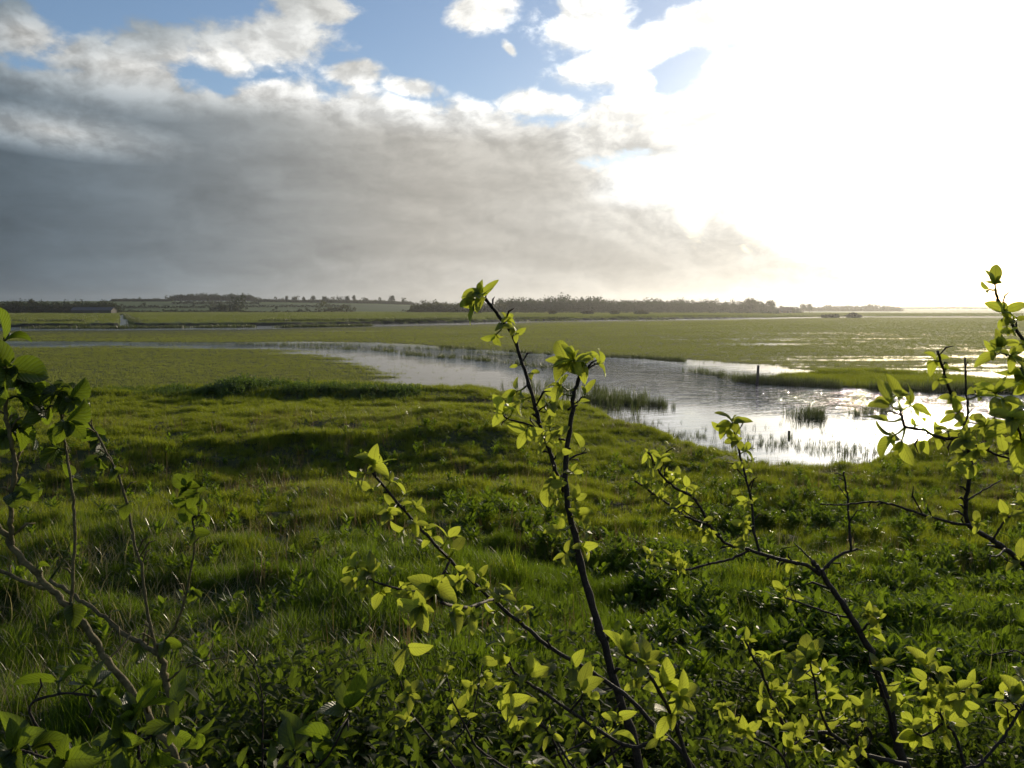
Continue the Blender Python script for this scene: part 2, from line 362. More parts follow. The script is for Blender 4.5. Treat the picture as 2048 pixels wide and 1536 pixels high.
def build_water():
    ra = np.geomspace(9, 640, 60); aa = np.radians(np.linspace(-75, 75, 80))
    A, Rr = np.meshgrid(aa, ra); co = np.stack([Rr * np.sin(A), Rr * np.cos(A), 0 * A], -1).reshape(-1, 3); na = len(aa)
    i, j = np.meshgrid(np.arange(len(ra) - 1), np.arange(na - 1), indexing='ij')
    q = np.stack([i * na + j, i * na + j + 1, (i + 1) * na + j + 1, (i + 1) * na + j], -1).reshape(-1, 4)
    me = bpy.data.meshes.new('flood_water'); me.from_pydata(co.tolist(), [], q.tolist())
    x, y = co[:, 0], co[:, 1]
    m, nt, out = newmat('rippled_water')
    g = nt.nodes.new('ShaderNodeNewGeometry'); sp = nt.nodes.new('ShaderNodeSeparateXYZ'); nt.links.new(g.outputs['Position'], sp.inputs[0])
    X, Y = E(nt, sp.outputs[0]), E(nt, sp.outputs[1])
    # wind ripples: crests lie across the wind, stronger on the deep channel than on the sheltered shallows
    u = X * .97 + Y * .24; v = Y * .97 - X * .24
    w1 = noise(nt, comb(nt, u * .9, v * 2.6), 1.0, 3, .55, .4)
    w2 = noise(nt, comb(nt, X * 3.2, Y * 6.5), 1.0, 2, .5)
    patch = noise(nt, comb(nt, X * .05, Y * .10), 1.0, 3, .5)
    w0 = noise(nt, comb(nt, u * .32 + w1 * .6, v * 1.0), 1.0, 3, .5, .3)
    hgt = w0 * .75 + w1 * .55 + w2 * .10
    at_ = nt.nodes.new('ShaderNodeAttribute'); at_.attribute_name = 'wind'
    wind = E(nt, at_.outputs['Fac'])
    bp = nt.nodes.new('ShaderNodeBump'); bp.inputs['Distance'].default_value = 1.0
    nt.links.new(((wind * .95 + .025) * (patch * 1.3 + .25)).mn(1.0).s, bp.inputs['Strength']); nt.links.new(hgt.s, bp.inputs['Height'])
    b = nt.nodes.new('ShaderNodeBsdfPrincipled'); b.inputs['Base Color'].default_value = (.016, .019, .016, 1)
    b.inputs['Roughness'].default_value = .06; b.inputs['IOR'].default_value = 1.33
    nt.links.new(bp.outputs[0], b.inputs['Normal']); nt.links.new(b.outputs[0], out.inputs[0]); me.materials.append(m)
    # distance into the open channel as an attribute
    chan = plan([(-300, 687), (0, 687), (420, 689), (700, 693), (900, 706), (1100, 724), (1300, 750), (1500, 780), (1700, 800), (2048, 815), (2500, 830)])
    d = linedist(x, y, chan); r = np.hypot(x, y)
    # a finer sheet is not needed: attribute varies slowly
    wv = np.clip(1.15 - d / np.interp(np.arctan2(x, y), [-.6, -.1, .1, .3, .6], [5, 6, 9, 7, 7]), 0, 1)
    rn = np.interp(np.arctan2(x, y), RN_A, RN_R); wv = np.maximum(wv, np.clip((r - rn + 8) / 8, 0, 1) * .12)
    wa = me.attributes.new('wind', 'FLOAT', 'POINT'); wa.data.foreach_set('value', wv.astype(np.float32))
    me.polygons.foreach_set('use_smooth', [True] * len(me.polygons)); me.update()
    o = link(bpy.data.objects.new('water', me)); tag(o, kind='structure', label='rippled flood water and river channels', cat='water')
build_water()

def build_haze():
    s = MB(); L = 3300; s.box((0, 0, 8), (2 * L, 2 * L, 92))          # z -38 .. 54, ground and trees inside, sky outside
    m, nt, out = newmat('damp_air')
    v = nt.nodes.new('ShaderNodeVolumePrincipled'); v.inputs['Color'].default_value = (.96, .97, 1.0, 1); v.inputs['Density'].default_value = .00011; v.inputs['Anisotropy'].default_value = .72
    nt.links.new(v.outputs[0], out.inputs['Volume'])
    o = s.build('haze', m); tag(o, kind='stuff', label='thin bright haze over the flood plain', cat='haze')
build_haze()
# ---------------------------------------------------------------- ground cover (nobody could count it)
def leafmat(name, dark, light, trans, tfac=.45, rough=.42, nscale=.35, tip=None, spec=.5, veins=0.0):
    """thin leaf: reflects, and lets the low sun through; hue drifts over the ground and from blade to blade"""
    m, nt, out = newmat(name)
    g = nt.nodes.new('ShaderNodeNewGeometry'); oi = nt.nodes.new('ShaderNodeObjectInfo')
    uv = nt.nodes.new('ShaderNodeUVMap'); sp = nt.nodes.new('ShaderNodeSeparateXYZ'); nt.links.new(uv.outputs[0], sp.inputs[0])
    U, V = E(nt, sp.outputs[0]), E(nt, sp.outputs[1])
    n = noise(nt, g.outputs['Position'], nscale, 6, .68)
    rnd = E(nt, oi.outputs['Random'])
    f = ((n - .5) * 2.2 + .35 + rnd * .35 + ((V._m('FLOOR') * 7.37)._m('SINE') * 43.7)._m('FRACT') * (.25 if not veins else .7) - (0 if not veins else .25)).clamp()
    c = mixc(nt, f, dark, light); t = mixc(nt, f, scl3(trans, .75), scl3(trans, 1.15))
    b = nt.nodes.new('ShaderNodeBsdfPrincipled'); nt.links.new(c, b.inputs['Base Color']); b.inputs['Roughness'].default_value = rough; b.inputs['Specular IOR Level'].default_value = spec
    tr = nt.nodes.new('ShaderNodeBsdfTranslucent'); nt.links.new(t, tr.inputs[0])
    if veins:
        fu = (U - .5); fu = fu._m('ABSOLUTE'); vv = V._m('FRACT')
        rib = (((vv * 9.0 - fu * 5.0) * 6.2832)._m('SINE') * .5 + .5) ; mid = 1.0 - fu.step(.0, .05)
        bp = nt.nodes.new('ShaderNodeBump'); bp.inputs['Strength'].default_value = veins; bp.inputs['Distance'].default_value = .002
        nt.links.new((rib - mid * 1.2).s, bp.inputs['Height']); nt.links.new(bp.outputs[0], b.inputs['Normal'])
        rr = (1.0 - rib.step(.82, 1.0) * .28) * (1.0 - mid * .35)
        nt.links.new(scalec(nt, t, rr), tr.inputs[0])
    mx = nt.nodes.new('ShaderNodeMixShader'); mx.inputs[0].default_value = tfac
    nt.links.new(b.outputs[0], mx.inputs[1]); nt.links.new(tr.outputs[0], mx.inputs[2]); nt.links.new(mx.outputs[0], out.inputs[0])
    return m
def scl3(c, k): return tuple(min(1, q * k) for q in c)

def blade(mb, base, h, w, lean, az, seg=4, curl=1.0, vid=0):
    """one grass blade: tapering, bending over"""
    dx, dy = math.sin(az), math.cos(az); sx, sy = dy, -dx
    vs, fs, uv = [], [], []
    x, y, z = base; th = lean * .25
    for k in range(seg + 1):
        t = k / seg; ww = w * (1 - t ** 1.6) * .5 + .0002
        vs += [(x - sx * ww, y - sy * ww, z), (x + sx * ww, y + sy * ww, z)]; uv += [(0, vid + t * .98), (1, vid + t * .98)]
        th = lean * (.25 + curl * (t ** 1.5))
        x += dx * math.sin(th) * h / seg; y += dy * math.sin(th) * h / seg; z += math.cos(th) * h / seg
    for k in range(seg): fs.append((2 * k, 2 * k + 1, 2 * k + 3, 2 * k + 2))
    mb.add(vs, fs, uv)
def leaf(mb, base, d, nrm, L, W, fold=.35, bend=.5, vid=0, seg=5, tipp=1.0, wav=0.0):
    """ovate leaf along d, folded on its midrib, bending away from nrm"""
    d = Vector(d).normalized(); nrm = Vector(nrm); nrm = (nrm - d * nrm.dot(d)).normalized(); s = d.cross(nrm)
    vs, fs, uv = [], [], []; p = Vector(base); cur = d.copy(); nn = nrm.copy()
    for k in range(seg + 1):
        t = k / seg
        w = W * .5 * (math.sin(math.pi * min(1, t ** .8)) ** .75 * (1 - .18 * t)) * (1 if 0 < t < 1 else 0) + .0004
        up = nn * (w * fold); wv = nn * (wav * W * math.sin(t * 9 + vid))
        vs += [p - s * w + up + wv, p, p + s * w + up - wv]; uv += [(0, vid + t * .98), (.5, vid + t * .98), (1, vid + t * .98)]
        cur = (cur - nn * (bend * .5 / seg * 2)).normalized(); nn = s.cross(cur).normalized() * (1 if s.cross(cur).dot(nn) > 0 else -1)
        p = p + cur * (L / seg)
    for k in range(seg):
        a = 3 * k
        fs += [(a, a + 1, a + 4, a + 3), (a + 1, a + 2, a + 5, a + 4)]
    mb.add(vs, fs, uv)

SRC = {}
def source(key, meshes):                    # tuft meshes a ground-cover object draws from
    col = bpy.data.collections.new(key)
    for i, me in enumerate(meshes): col.objects.link(bpy.data.objects.new('%s_tuft_%02d' % (key, i), me))
    return col
def scatter(name, label, cat, pos, scl, key, meshes, tilt=.12, rotz=None):
    n = len(pos); me = bpy.data.meshes.new(name); me.vertices.add(n); me.vertices.foreach_set('co', np.asarray(pos, np.float32).ravel())
    rot = np.stack([rng.normal(0, tilt, n), rng.normal(0, tilt, n), rng.random(n) * 6.2832 if rotz is None else rotz], -1).astype(np.float32)
    a = me.attributes.new('rot', 'FLOAT_VECTOR', 'POINT'); a.data.foreach_set('vector', rot.ravel())
    a = me.attributes.new('scl', 'FLOAT', 'POINT'); a.data.foreach_set('value', np.asarray(scl, np.float32))
    a = me.attributes.new('pick', 'INT', 'POINT'); a.data.foreach_set('value', rng.integers(0, len(meshes), n).astype(np.int32))
    me.update(); o = link(bpy.data.objects.new(name, me)); tag(o, label, cat, kind='stuff')
    ng = bpy.data.node_groups.new(name, 'GeometryNodeTree')
    ng.interface.new_socket('Geometry', in_out='INPUT', socket_type='NodeSocketGeometry'); ng.interface.new_socket('Geometry', in_out='OUTPUT', socket_type='NodeSocketGeometry')
    N = ng.nodes.new; gi = N('NodeGroupInput'); go = N('NodeGroupOutput'); ip = N('GeometryNodeInstanceOnPoints'); ci = N('GeometryNodeCollectionInfo')
    ci.inputs[0].default_value = source(key, meshes); ci.inputs[1].default_value = True; ci.inputs[2].default_value = True
    ip.inputs['Pick Instance'].default_value = True
    L = ng.links.new
    mp = N('GeometryNodeMeshToPoints'); L(gi.outputs[0], mp.inputs[0])
    L(mp.outputs[0], ip.inputs['Points']); L(ci.outputs[0], ip.inputs['Instance'])
    def attr(nm, ty):
        q = N('GeometryNodeInputNamedAttribute'); q.data_type = ty; q.inputs[0].default_value = nm
        return [s for s in q.outputs if s.enabled and s.name == 'Attribute'][0]
    L(attr('pick', 'INT'), ip.inputs['Instance Index']); L(attr('scl', 'FLOAT'), ip.inputs['Scale'])
    e2r = N('FunctionNodeEulerToRotation'); L(attr('rot', 'FLOAT_VECTOR'), e2r.inputs[0]); L(e2r.outputs[0], ip.inputs['Rotation'])
    L(ip.outputs[0], go.inputs[0])
    md = o.modifiers.new('cover', 'NODES'); md.node_group = ng
    return o
def pts_polar(n, r0, r1, a0, a1, power=1.0):
    """random points; power 1 = even over range (denser per area nearby), 2 = even over area"""
    a = rng.uniform(math.radians(a0), math.radians(a1), n); u = rng.random(n)
    r = (r0 ** power + u * (r1 ** power - r0 ** power)) ** (1 / power)
    return r * np.sin(a), r * np.cos(a), r, a

M_GRASS = leafmat('bank_grass_blade', (.024, .044, .006), (.080, .080, .014), (.36, .42, .018), .5, .45, .35, spec=.22)
M_GRASS_DIM = leafmat('shade_dimmed_grass_blade', (.020, .042, .007), (.052, .066, .010), (.20, .30, .012), .5, .42, .35, spec=.25)  # bank grass with hedge shade and vignette put into its darker colour
M_UNDER_DIM = leafmat('shade_dimmed_undergrowth_leaf', (.012, .022, .006), (.032, .044, .010), (.14, .20, .016), .5, .62, spec=.12)  # leaf colour lowered to stand in for shade below the hedge
M_STEM = leafmat('dry_stem', (.10, .065, .030), (.17, .12, .06), (.26, .17, .07), .35, .5)
M_DRY = leafmat('dry_grass_blade', (.12, .10, .045), (.20, .17, .08), (.36, .32, .12), .4, .30)
M_MARSH = leafmat('marsh_grass_blade', (.050, .070, .016), (.10, .102, .026), (.34, .38, .050), .45, .5, .06, spec=.25)
M_REED = leafmat('sedge_blade', (.040, .052, .014), (.075, .075, .022), (.16, .20, .035), .35, .4)
M_FIELD = leafmat('field_grass_blade', (.07, .11, .02), (.14, .15, .03), (.20, .235, .03), .5, .5, .012)
M_WEED = leafmat('broad_weed_leaf', (.026, .050, .010), (.044, .070, .010), (.22, .32, .014), .5, .48, spec=.25)
M_NETTLE = leafmat('nettle_leaf', (.022, .045, .010), (.045, .070, .014), (.17, .26, .025), .45, .5)

def tufts(nv, nb, h, w, spread, lean, mat, seed, seg=4, curl=1.0, hv=.45):
    R = random.Random(seed); out = []
    for k in range(nv):
        mb = MB()
        for b in range(nb):
            a = R.random() * 6.283; rr = spread * math.sqrt(R.random())
            blade(mb, (rr * math.sin(a), rr * math.cos(a), -.03), h * (1 - hv + R.random() * hv * 1.6), w * (.6 + .8 * R.random()), lean * (.3 + R.random()), R.random() * 6.283, seg, curl, b)
        out.append(mb.mesh('grass_tuft', mat))
    return out
def weeds(nv, mat, seed, nl=8, L=.15, W=.042, h=.20):
    R = random.Random(seed); out = []
    for k in range(nv):
        mb = MB()
        for s in range(3):
            bx, by = R.uniform(-.06, .06), R.uniform(-.06, .06); hh = h * R.uniform(.6, 1.2); lx, ly = R.uniform(-.2, .2), R.uniform(-.2, .2)
            for b in range(nl):
                t = (b + .5) / nl; a = b * 2.4 + R.random(); e = R.uniform(.35, 1.35)
                leaf(mb, (bx + lx * hh * t, by + ly * hh * t, hh * t), (math.sin(a) * math.cos(e), math.cos(a) * math.cos(e), math.sin(e)), (0, 0, 1), L * R.uniform(.6, 1.2) * (1.15 - .5 * t), W * R.uniform(.7, 1.2), .3, R.uniform(.2, .9), b, 4)
        out.append(mb.mesh('weed_clump', mat))
    return out

def shore(a): return np.interp(a, SH_A, SH_R)
def build_cover():
    # 1 bank grass, thicker close by
    x, y, r, a = pts_polar(210000, 3.2, 44, -43, 43, 1.15)
    z = height(x, y); k = (z > .03) & (r < shore(a) + .5) & (rng.random(len(x)) < .12 + .88 * sstep(.04, .22, z))
    x, y, z, r = x[k], y[k], z[k], r[k]
    big = fbm(x * .35, y * .35, 3)
    cl = fbm(x * 1.9, y * 1.9, 2); kk = rng.random(len(x)) < sstep(.18, .5, cl) * .8 + .2; x, y, z, r, big, cl = [q[kk] for q in (x, y, z, r, big, cl)]
    mid = fbm(x * .8 + 3, y * .8, 3)
    s = (.22 + .5 * big + 1.0 * np.clip(cl - .35, 0, 1) + .45 * sstep(.45, .72, mid)) * rng.uniform(.6, 1.35, len(x)) * np.interp(r, [3, 8, 14, 24, 40], [.95, .9, .72, .66, .75])
    dimmed = rng.random(len(x)) < 1 - sstep(8.5, 15, r + (mid - .5) * 8); P = np.stack([x, y, z], -1)  # tufts near the camera take the blade colour darkened for shade
    scatter('bank_grass', 'lush green bank grass close to the camera, hedge shade in its colour', 'grass', P[dimmed], s[dimmed], 'bank_grass', tufts(9, 26, .28, .0075, .11, .75, M_GRASS_DIM, 1))
    scatter('bank_turf', 'short yellow-green turf on the far part of the near bank', 'grass', P[~dimmed], s[~dimmed], 'bank_turf', tufts(9, 30, .25, .0085, .13, .8, M_GRASS, 11))
    # tangle at the foot of the hedge, and dry upright stems on the bank
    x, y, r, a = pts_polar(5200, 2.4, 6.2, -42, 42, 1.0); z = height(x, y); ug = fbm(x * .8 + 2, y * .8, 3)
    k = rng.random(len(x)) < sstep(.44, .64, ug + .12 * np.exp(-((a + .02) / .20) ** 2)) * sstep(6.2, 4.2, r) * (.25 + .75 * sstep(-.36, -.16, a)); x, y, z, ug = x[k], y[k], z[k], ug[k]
    scatter('hedge_undergrowth', 'tangled shade-dimmed undergrowth at the foot of the hedge', 'undergrowth', np.stack([x, y, z], -1), (.6 + 1.5 * np.clip(ug - .4, 0, 1)) * rng.uniform(.7, 1.3, len(x)), 'hedge_undergrowth', weeds(6, M_UNDER_DIM, 14, 12, .10, .034, .42))
    x, y, r, a = pts_polar(24000, 6, 36, -38, 38, 1.2); z = height(x, y)
    k = (z > .25) & (r < shore(a) - 2) & (rng.random(len(x)) < sstep(.52, .68, fbm(x * .3 + 1, y * .45 + 7, 3)) * .22); x, y, z = x[k], y[k], z[k]
    scatter('dry_stems', 'thin brown dry stems standing in patches on the bank', 'grass', np.stack([x, y, z], -1), rng.uniform(.6, 1.3, len(x)), 'dry_stems', tufts(6, 7, .40, .005, .13, .35, M_STEM, 12, 3))
    # 2 bent dry grass, lower left and here and there
    x, y, r, a = pts_polar(26000, 3.5, 30, -43, 43, 1.1); z = height(x, y)
    den = sstep(-.02, -.22, a) * sstep(14, 6, r) * .5 + sstep(.55, .75, fbm(x * .25 + 8, y * .25, 3)) * .22 + .02
    k = (z > .1) & (rng.random(len(x)) < den) & (r < shore(a)); x, y, z = x[k], y[k], z[k]
    scatter('dry_grass', 'pale dead grass bent over among the green bank grass', 'grass', np.stack([x, y, z], -1), rng.uniform(.7, 1.3, len(x)), 'dry_grass', tufts(6, 8, .34, .006, .14, 1.7, M_DRY, 2, 6, 1.2))
    # 3 broad-leaved weeds in the middle and right of the bank
    x, y, r, a = pts_polar(30000, 3.3, 24, -35, 40, 1.1); z = height(x, y)
    den = sstep(-.16, .03, a) * sstep(.42, .6, fbm(x * .4, y * .4, 3)) * sstep(22, 10, r) * .75 + .04
    k = (z > .1) & (rng.random(len(x)) < den) & (r < shore(a) - 1); x, y, z, r = x[k], y[k], z[k], r[k]
    scatter('broad_weeds', 'low broad-leaved weeds growing through the bank grass', 'weeds', np.stack([x, y, z], -1), rng.uniform(.6, 1.35, len(x)), 'broad_weeds', weeds(7, M_WEED, 3))
    # 4 rank nettles along the left edge of the bank
    edge = plan([(215, 792), (300, 790), (420, 796), (560, 797), (700, 800), (830, 806)], .5)
    n = 2600; t = rng.random(n); sx = np.interp(t, np.linspace(0, 1, 6), [p[0] for p in edge]); sy = np.interp(t, np.linspace(0, 1, 6), [p[1] for p in edge])
    sx = sx + rng.normal(0, .4, n); sy = sy + rng.normal(0, .9, n); z = height(sx, sy); big = fbm(sx * .4, sy * .1, 3)
    k = z > .02
    scatter('nettle_bed', 'dark band of rank nettles along the left water edge', 'nettles', np.stack([sx, sy, z], -1)[k], (.30 + 1.5 * np.clip(big - .36, 0, 1))[k] * rng.uniform(.8, 1.3, k.sum()), 'nettle_bed', weeds(6, M_NETTLE, 4, 12, .16, .07, .5))
    # 5 grass standing in the flooded meadow
    x, y, r, a = pts_polar(560000, 36, 450, -40, 40, .8)
    rn = np.interp(a, RN_A, RN_R); lp = inpoly(x, y, LOOP)
    z = height(x, y)
    k = (r > shore(a) - 1) & (r < rn) & ~lp & (z > -.3); x, y, r, a, z, rn = [q[k] for q in (x, y, r, a, z, rn)]
    # thin out in wind-blown streaks, towards the loop and along the near bank on the right
    thr = meadow_thr(x, y, a, r); st = streak(x, y)
    den = sstep(thr - .12, thr + .09, st)
    den = np.maximum(den, .03) * sstep(5, 16, rn - r)
    k = rng.random(len(x)) < den; x, y, r, z, rn = [q[k] for q in (x, y, r, z, rn)]
    s = np.interp(r, [35, 60, 120, 260], [.7, .8, .9, 1.1]) * np.interp(rn - r, [5, 60], [.45, 1]) * rng.uniform(.6, 1.25, len(x))
    scatter('marsh_grass', 'olive grass tips standing in the flooded meadow', 'grass', np.stack([x, y, np.maximum(z - .02, -.03 - .05 * rng.random(len(z)))], -1), s, 'marsh_grass', tufts(6, 15, .20, .014, .22, .8, M_MARSH, 5, 3))
    # 6 the grassy tongue on the right and sedges in the water
    P = []
    def along(pxs, n, sd, sc0=1.0, z=-.05):
        p = plan(pxs); t = np.sort(rng.random(n)); tt = np.linspace(0, 1, len(p))
        gx = np.interp(t, tt, [q[0] for q in p]) + rng.normal(0, sd, n); gy = np.interp(t, tt, [q[1] for q in p]) + rng.normal(0, sd * 1.6, n)
        cl = fbm(gx * .8, gy * .4, 3); k = rng.random(n) < sstep(.36, .56, cl)
        for X, Y in zip(gx[k], gy[k]): P.append((X, Y, z, sc0 * rng.uniform(.6, 1.3)))
    along([(420, 689), (620, 688), (760, 693), (880, 699), (980, 708), (1060, 714)], 500, .35, .75)
    along([(560, 694), (760, 700), (850, 712), (980, 722), (1060, 729), (1100, 735)], 900, .5, .9)
    along([(880, 695), (1000, 702), (1130, 711), (1280, 716), (1400, 725)], 1500, .25, .8)
    along([(1380, 742), (1440, 752), (1480, 760)], 120, .35, 1.0)
    along([(1480, 763), (1560, 768), (1640, 772), (1760, 780), (1900, 784), (2048, 792), (2200, 798)], 1700, .35, 1.1)
    along([(1070, 772), (1140, 782), (1200, 795), (1230, 808)], 300, 1.1, 1.2)
    along([(1180, 800), (1260, 808), (1340, 812)], 220, .3, .9)
    along([(1600, 836), (1680, 828), (1780, 820)], 170, .35, 1.0)
    along([(250, 686), (450, 688), (600, 690)], 260, .3, .7)
    along([(1400, 885), (1500, 915), (1600, 930), (1700, 925), (1780, 895)], 900, 1.5, .46)
    along([(1020, 800), (1150, 815), (1250, 842), (1350, 876), (1450, 906), (1540, 945)], 700, .6, .42)
    along([(1560, 900), (1640, 905), (1740, 880)], 160, 1.2, .55)
    P = np.array(P)
    scatter('sedge_fringe', 'dark sedges standing in the water along the channel', 'sedge', P[:, :3], P[:, 3], 'sedge_fringe', tufts(7, 16, .48, .013, .13, .6, M_REED, 6, 4))
    x, y, r, a = pts_polar(60000, 40, 72, 8, 42, 1.0); k = inpoly(x, y, BANKR); x, y = x[k], y[k]; z = height(x, y)
    scatter('tongue_grass', 'bright green grass on the low bank beyond the water', 'grass', np.stack([x, y, z - .02], -1), rng.uniform(.5, 1.3, len(x)) * (.3 + 1.2 * fbm(x * .7, y * .7, 3)), 'tongue_grass', tufts(5, 18, .30, .014, .18, .6, M_GRASS, 7, 3))
    # 7 fields beyond the river
    x, y, r, a = pts_polar(60000, 175, 780, -40, 40, 1.4); rf = np.interp(a, RF_A, RF_R)
    k = (r > rf + 2.5) & ~inpoly(x, y, TRIB) & (linedist(x, y, TRIB[:5]) > 3.0); x, y, r, a = [q[k] for q in (x, y, r, a)]; z = height(x, y); k = z > .05
    scatter('field_grass', 'sunlit grass of the flat fields beyond the far river', 'grass', np.stack([x, y, z], -1)[k], (np.interp(r, [170, 400, 800], [.8, 1.2, 2.0]) * rng.uniform(.7, 1.3, len(r)))[k], 'field_grass', tufts(5, 34, .38, .05, .9, .5, M_FIELD, 8, 3))
    # 8 rough dark tussocks along the far river banks
    P = []
    for pxs, n, sdd in (([(0, 649), (120, 649), (232, 650)], 420, 1.6), ([(262, 650), (420, 650), (620, 648), (800, 646.5), (930, 643.8), (1100, 640.5)], 1500, 1.4), ([(1100, 641), (1300, 638.3), (1500, 635.5), (1700, 633)], 900, 2.0),
                        ([(249, 631), (261, 641), (274, 650)], 110, .6), ([(60, 656.5), (240, 656.5), (420, 655), (520, 654)], 300, 1.0), ([(560, 655), (740, 652)], 160, .8), ([(880, 645), (1350, 639.5)], 160, 2)):
        p = plan(pxs); t = rng.random(n); tt = np.linspace(0, 1, len(p))
        gx = np.interp(t, tt, [q[0] for q in p]) + rng.normal(0, sdd, n); gy = np.interp(t, tt, [q[1] for q in p]) + rng.normal(0, sdd * 1.5, n)
        k = fbm(gx * .07, gy * .07, 3) > .44; gx, gy = gx[k], gy[k]; gz = np.maximum(height(gx, gy), -.1)
        P += list(zip(gx, gy, gz))
    P = np.array(P)
    scatter('bank_tussocks', 'dark rushy tussocks lining the far river', 'rushes', P, rng.uniform(.7, 1.5, len(P)), 'bank_tussocks', tufts(5, 40, .6, .06, .7, .5, M_REED, 9, 3))
build_cover()
# ---------------------------------------------------------------- far trees, hedges, buildings
def bushmat(name, dark, light, trans, tfac=.3):
    m = leafmat(name, dark, light, trans, tfac, .6, .05, spec=.2); return m
M_CROWN = bushmat('far_foliage', (.020, .030, .010), (.048, .055, .020), (.07, .09, .02))
M_CROWN2 = bushmat('far_spring_foliage', (.04, .045, .014), (.085, .085, .028), (.12, .13, .03))
M_BARK_FAR, _nt, _o = newmat('grey_bark')
_b = _nt.nodes.new('ShaderNodeBsdfPrincipled'); _g = _nt.nodes.new('ShaderNodeNewGeometry')
_nt.links.new(mixc(_nt, noise(_nt, _g.outputs['Position'], 3, 4), (.03, .025, .018), (.09, .075, .055)), _b.inputs['Base Color']); _b.inputs['Roughness'].default_value = .9
_nt.links.new(_b.outputs[0], _o.inputs[0])

def foliage(mb, c, rx, rz, n, size, R, lumps=7):
    """leaf clumps through an uneven crown"""
    bl = []
    for k in range(lumps):
        a = R.random() * 6.283; e = R.uniform(-.7, 1); q = R.uniform(.25, .75)
        bl.append((c[0] + rx * q * math.cos(a) * math.cos(e), c[1] + rx * q * math.sin(a) * math.cos(e), c[2] + rz * q * math.sin(e), R.uniform(.32, .58)))
    for k in range(n):
        b = bl[R.randrange(lumps)]; a = R.random() * 6.283; e = math.asin(R.uniform(-1, 1)); q = b[3] * R.random() ** .4
        p = Vector((b[0] + rx * q * math.cos(a) * math.cos(e), b[1] + rx * q * math.sin(a) * math.cos(e), b[2] + rz * q * math.sin(e)))
        u = Vector((R.gauss(0, 1), R.gauss(0, 1), R.gauss(0, .7))).normalized(); v = u.orthogonal().normalized(); v = (v * math.cos(a) + u.cross(v) * math.sin(a))
        s = size * R.uniform(.5, 1.2); v = v * (s * .6); u = u * s
        mb.add([p - u, p - v * .9, p + u * .9, p + v], [(0, 1, 2, 3)], [(0, k), (.5, k), (1, k), (.5, k)])
def trunk(mb, p, h, r, R, limbs=4, crownr=2.0):
    p = Vector(p); top = p + Vector((R.uniform(-.1, .1) * h, R.uniform(-.1, .1) * h, h))
    mb.tube([p, p.lerp(top, .5) + Vector((R.uniform(-.03, .03) * h, 0, 0)), top], [r, r * .7, r * .25], 6)
    for k in range(limbs):
        a = R.random() * 6.283; b = p.lerp(top, R.uniform(.4, .8)); e = b + Vector((math.cos(a) * crownr * .6, math.sin(a) * crownr * .6, h * R.uniform(.15, .35)))
        mb.tube([b, b.lerp(e, .5) + Vector((0, 0, .05 * h)), e], [r * .4, r * .28, r * .1], 5)
def place(px, py_base, dist):               # plan position at a distance, under a photo column
    d = ray(px, py_base); k = dist / math.hypot(d[0], d[1]); x, y = d[0] * k, d[1] * k
    return x, y, float(height(np.array([x]), np.array([y]))[0])
def topz(px, py, dist):
    d = ray(px, py); return CAMH + d[2] * dist / math.hypot(d[0], d[1])

def wood(name, label, tops, dist, rows, seed, mat, gap=1.0, minh=3, dens=1.0, drow=14):
    """a far wood that reads as one mass; its skyline follows the heights given"""
    R = random.Random(seed); mb = MB(); xs = [t[0] for t in tops]; ys = [t[1] for t in tops]
    for row in range(rows):
        d0 = dist + row * drow; px = xs[0]
        while px < xs[-1]:
            top = np.interp(px, xs, ys); x, y, z = place(px, 620, d0 + R.uniform(-5, 5))
            h = max(minh, (topz(px, top, d0) - z) * R.uniform(.78, 1.06) * (1 if row == rows - 1 else .85)); w = h * R.uniform(.36, .55)
            n = int(150 * dens * max(.6, min(2.0, (h / 9))))
            foliage(mb, (x, y, z + h * .52), w, h * .5, n, .40 + h * .028, R, 8)
            for q in range(3): foliage(mb, (x + R.uniform(-w, w) * 1.3, y - 1.5, z + h * .2), w * .8, h * .24, n // 3, .40 + h * .028, R, 4)
            if R.random() < .5: trunk(mb, (x, y, z - .2), h * .75, .16 + h * .01, R, 2, w)
            px += w * 1704 / d0 * R.uniform(.5, .95) * gap
    o = mb.build(name, mat); tag(o, label, 'wood', kind='stuff'); return o
wood('far_wood', 'dark wood at the far left in front of the hill', [(-260, 600), (-100, 597), (0, 599), (60, 596), (110, 599), (160, 598), (215, 597), (236, 606)], 690, 3, 21, M_CROWN)
wood('far_wood', 'wood on the hilltop left of centre, the highest on the left skyline', [(340, 592), (352, 586), (400, 585), (450, 586), (505, 585), (516, 597)], 1400, 3, 22, M_CROWN, 1.0, 5, 1.2)
wood('far_wood', 'low brushy wood left of the long central wood', [(826, 606), (850, 597), (880, 598), (930, 600), (990, 598), (1010, 600)], 700, 3, 23, M_CROWN2)
wood('far_wood', 'long dark wood at the centre of the horizon with a taller hump', [(1002, 592), (1050, 591), (1090, 594), (1105, 588), (1125, 584), (1150, 586), (1163, 594), (1172, 588), (1205, 588), (1220, 593), (1300, 593), (1400, 596), (1470, 598), (1490, 594), (1510, 593), (1530, 601)], 730, 4, 24, M_CROWN, .95)
wood('far_wood', 'faint hazy woods along the far right horizon', [(1780, 613), (1850, 612), (1900, 610), (1960, 612), (2040, 610), (2120, 611), (2400, 609)], 2100, 2, 25, M_CROWN, 1.2, 4)
wood('far_wood', 'pale low tree line right of the farmhouse', [(1600, 613), (1640, 612), (1655, 606), (1672, 610), (1690, 608), (1720, 609), (1745, 606), (1768, 608), (1800, 613)], 1100, 2, 26, M_CROWN2, 1.0, 3)

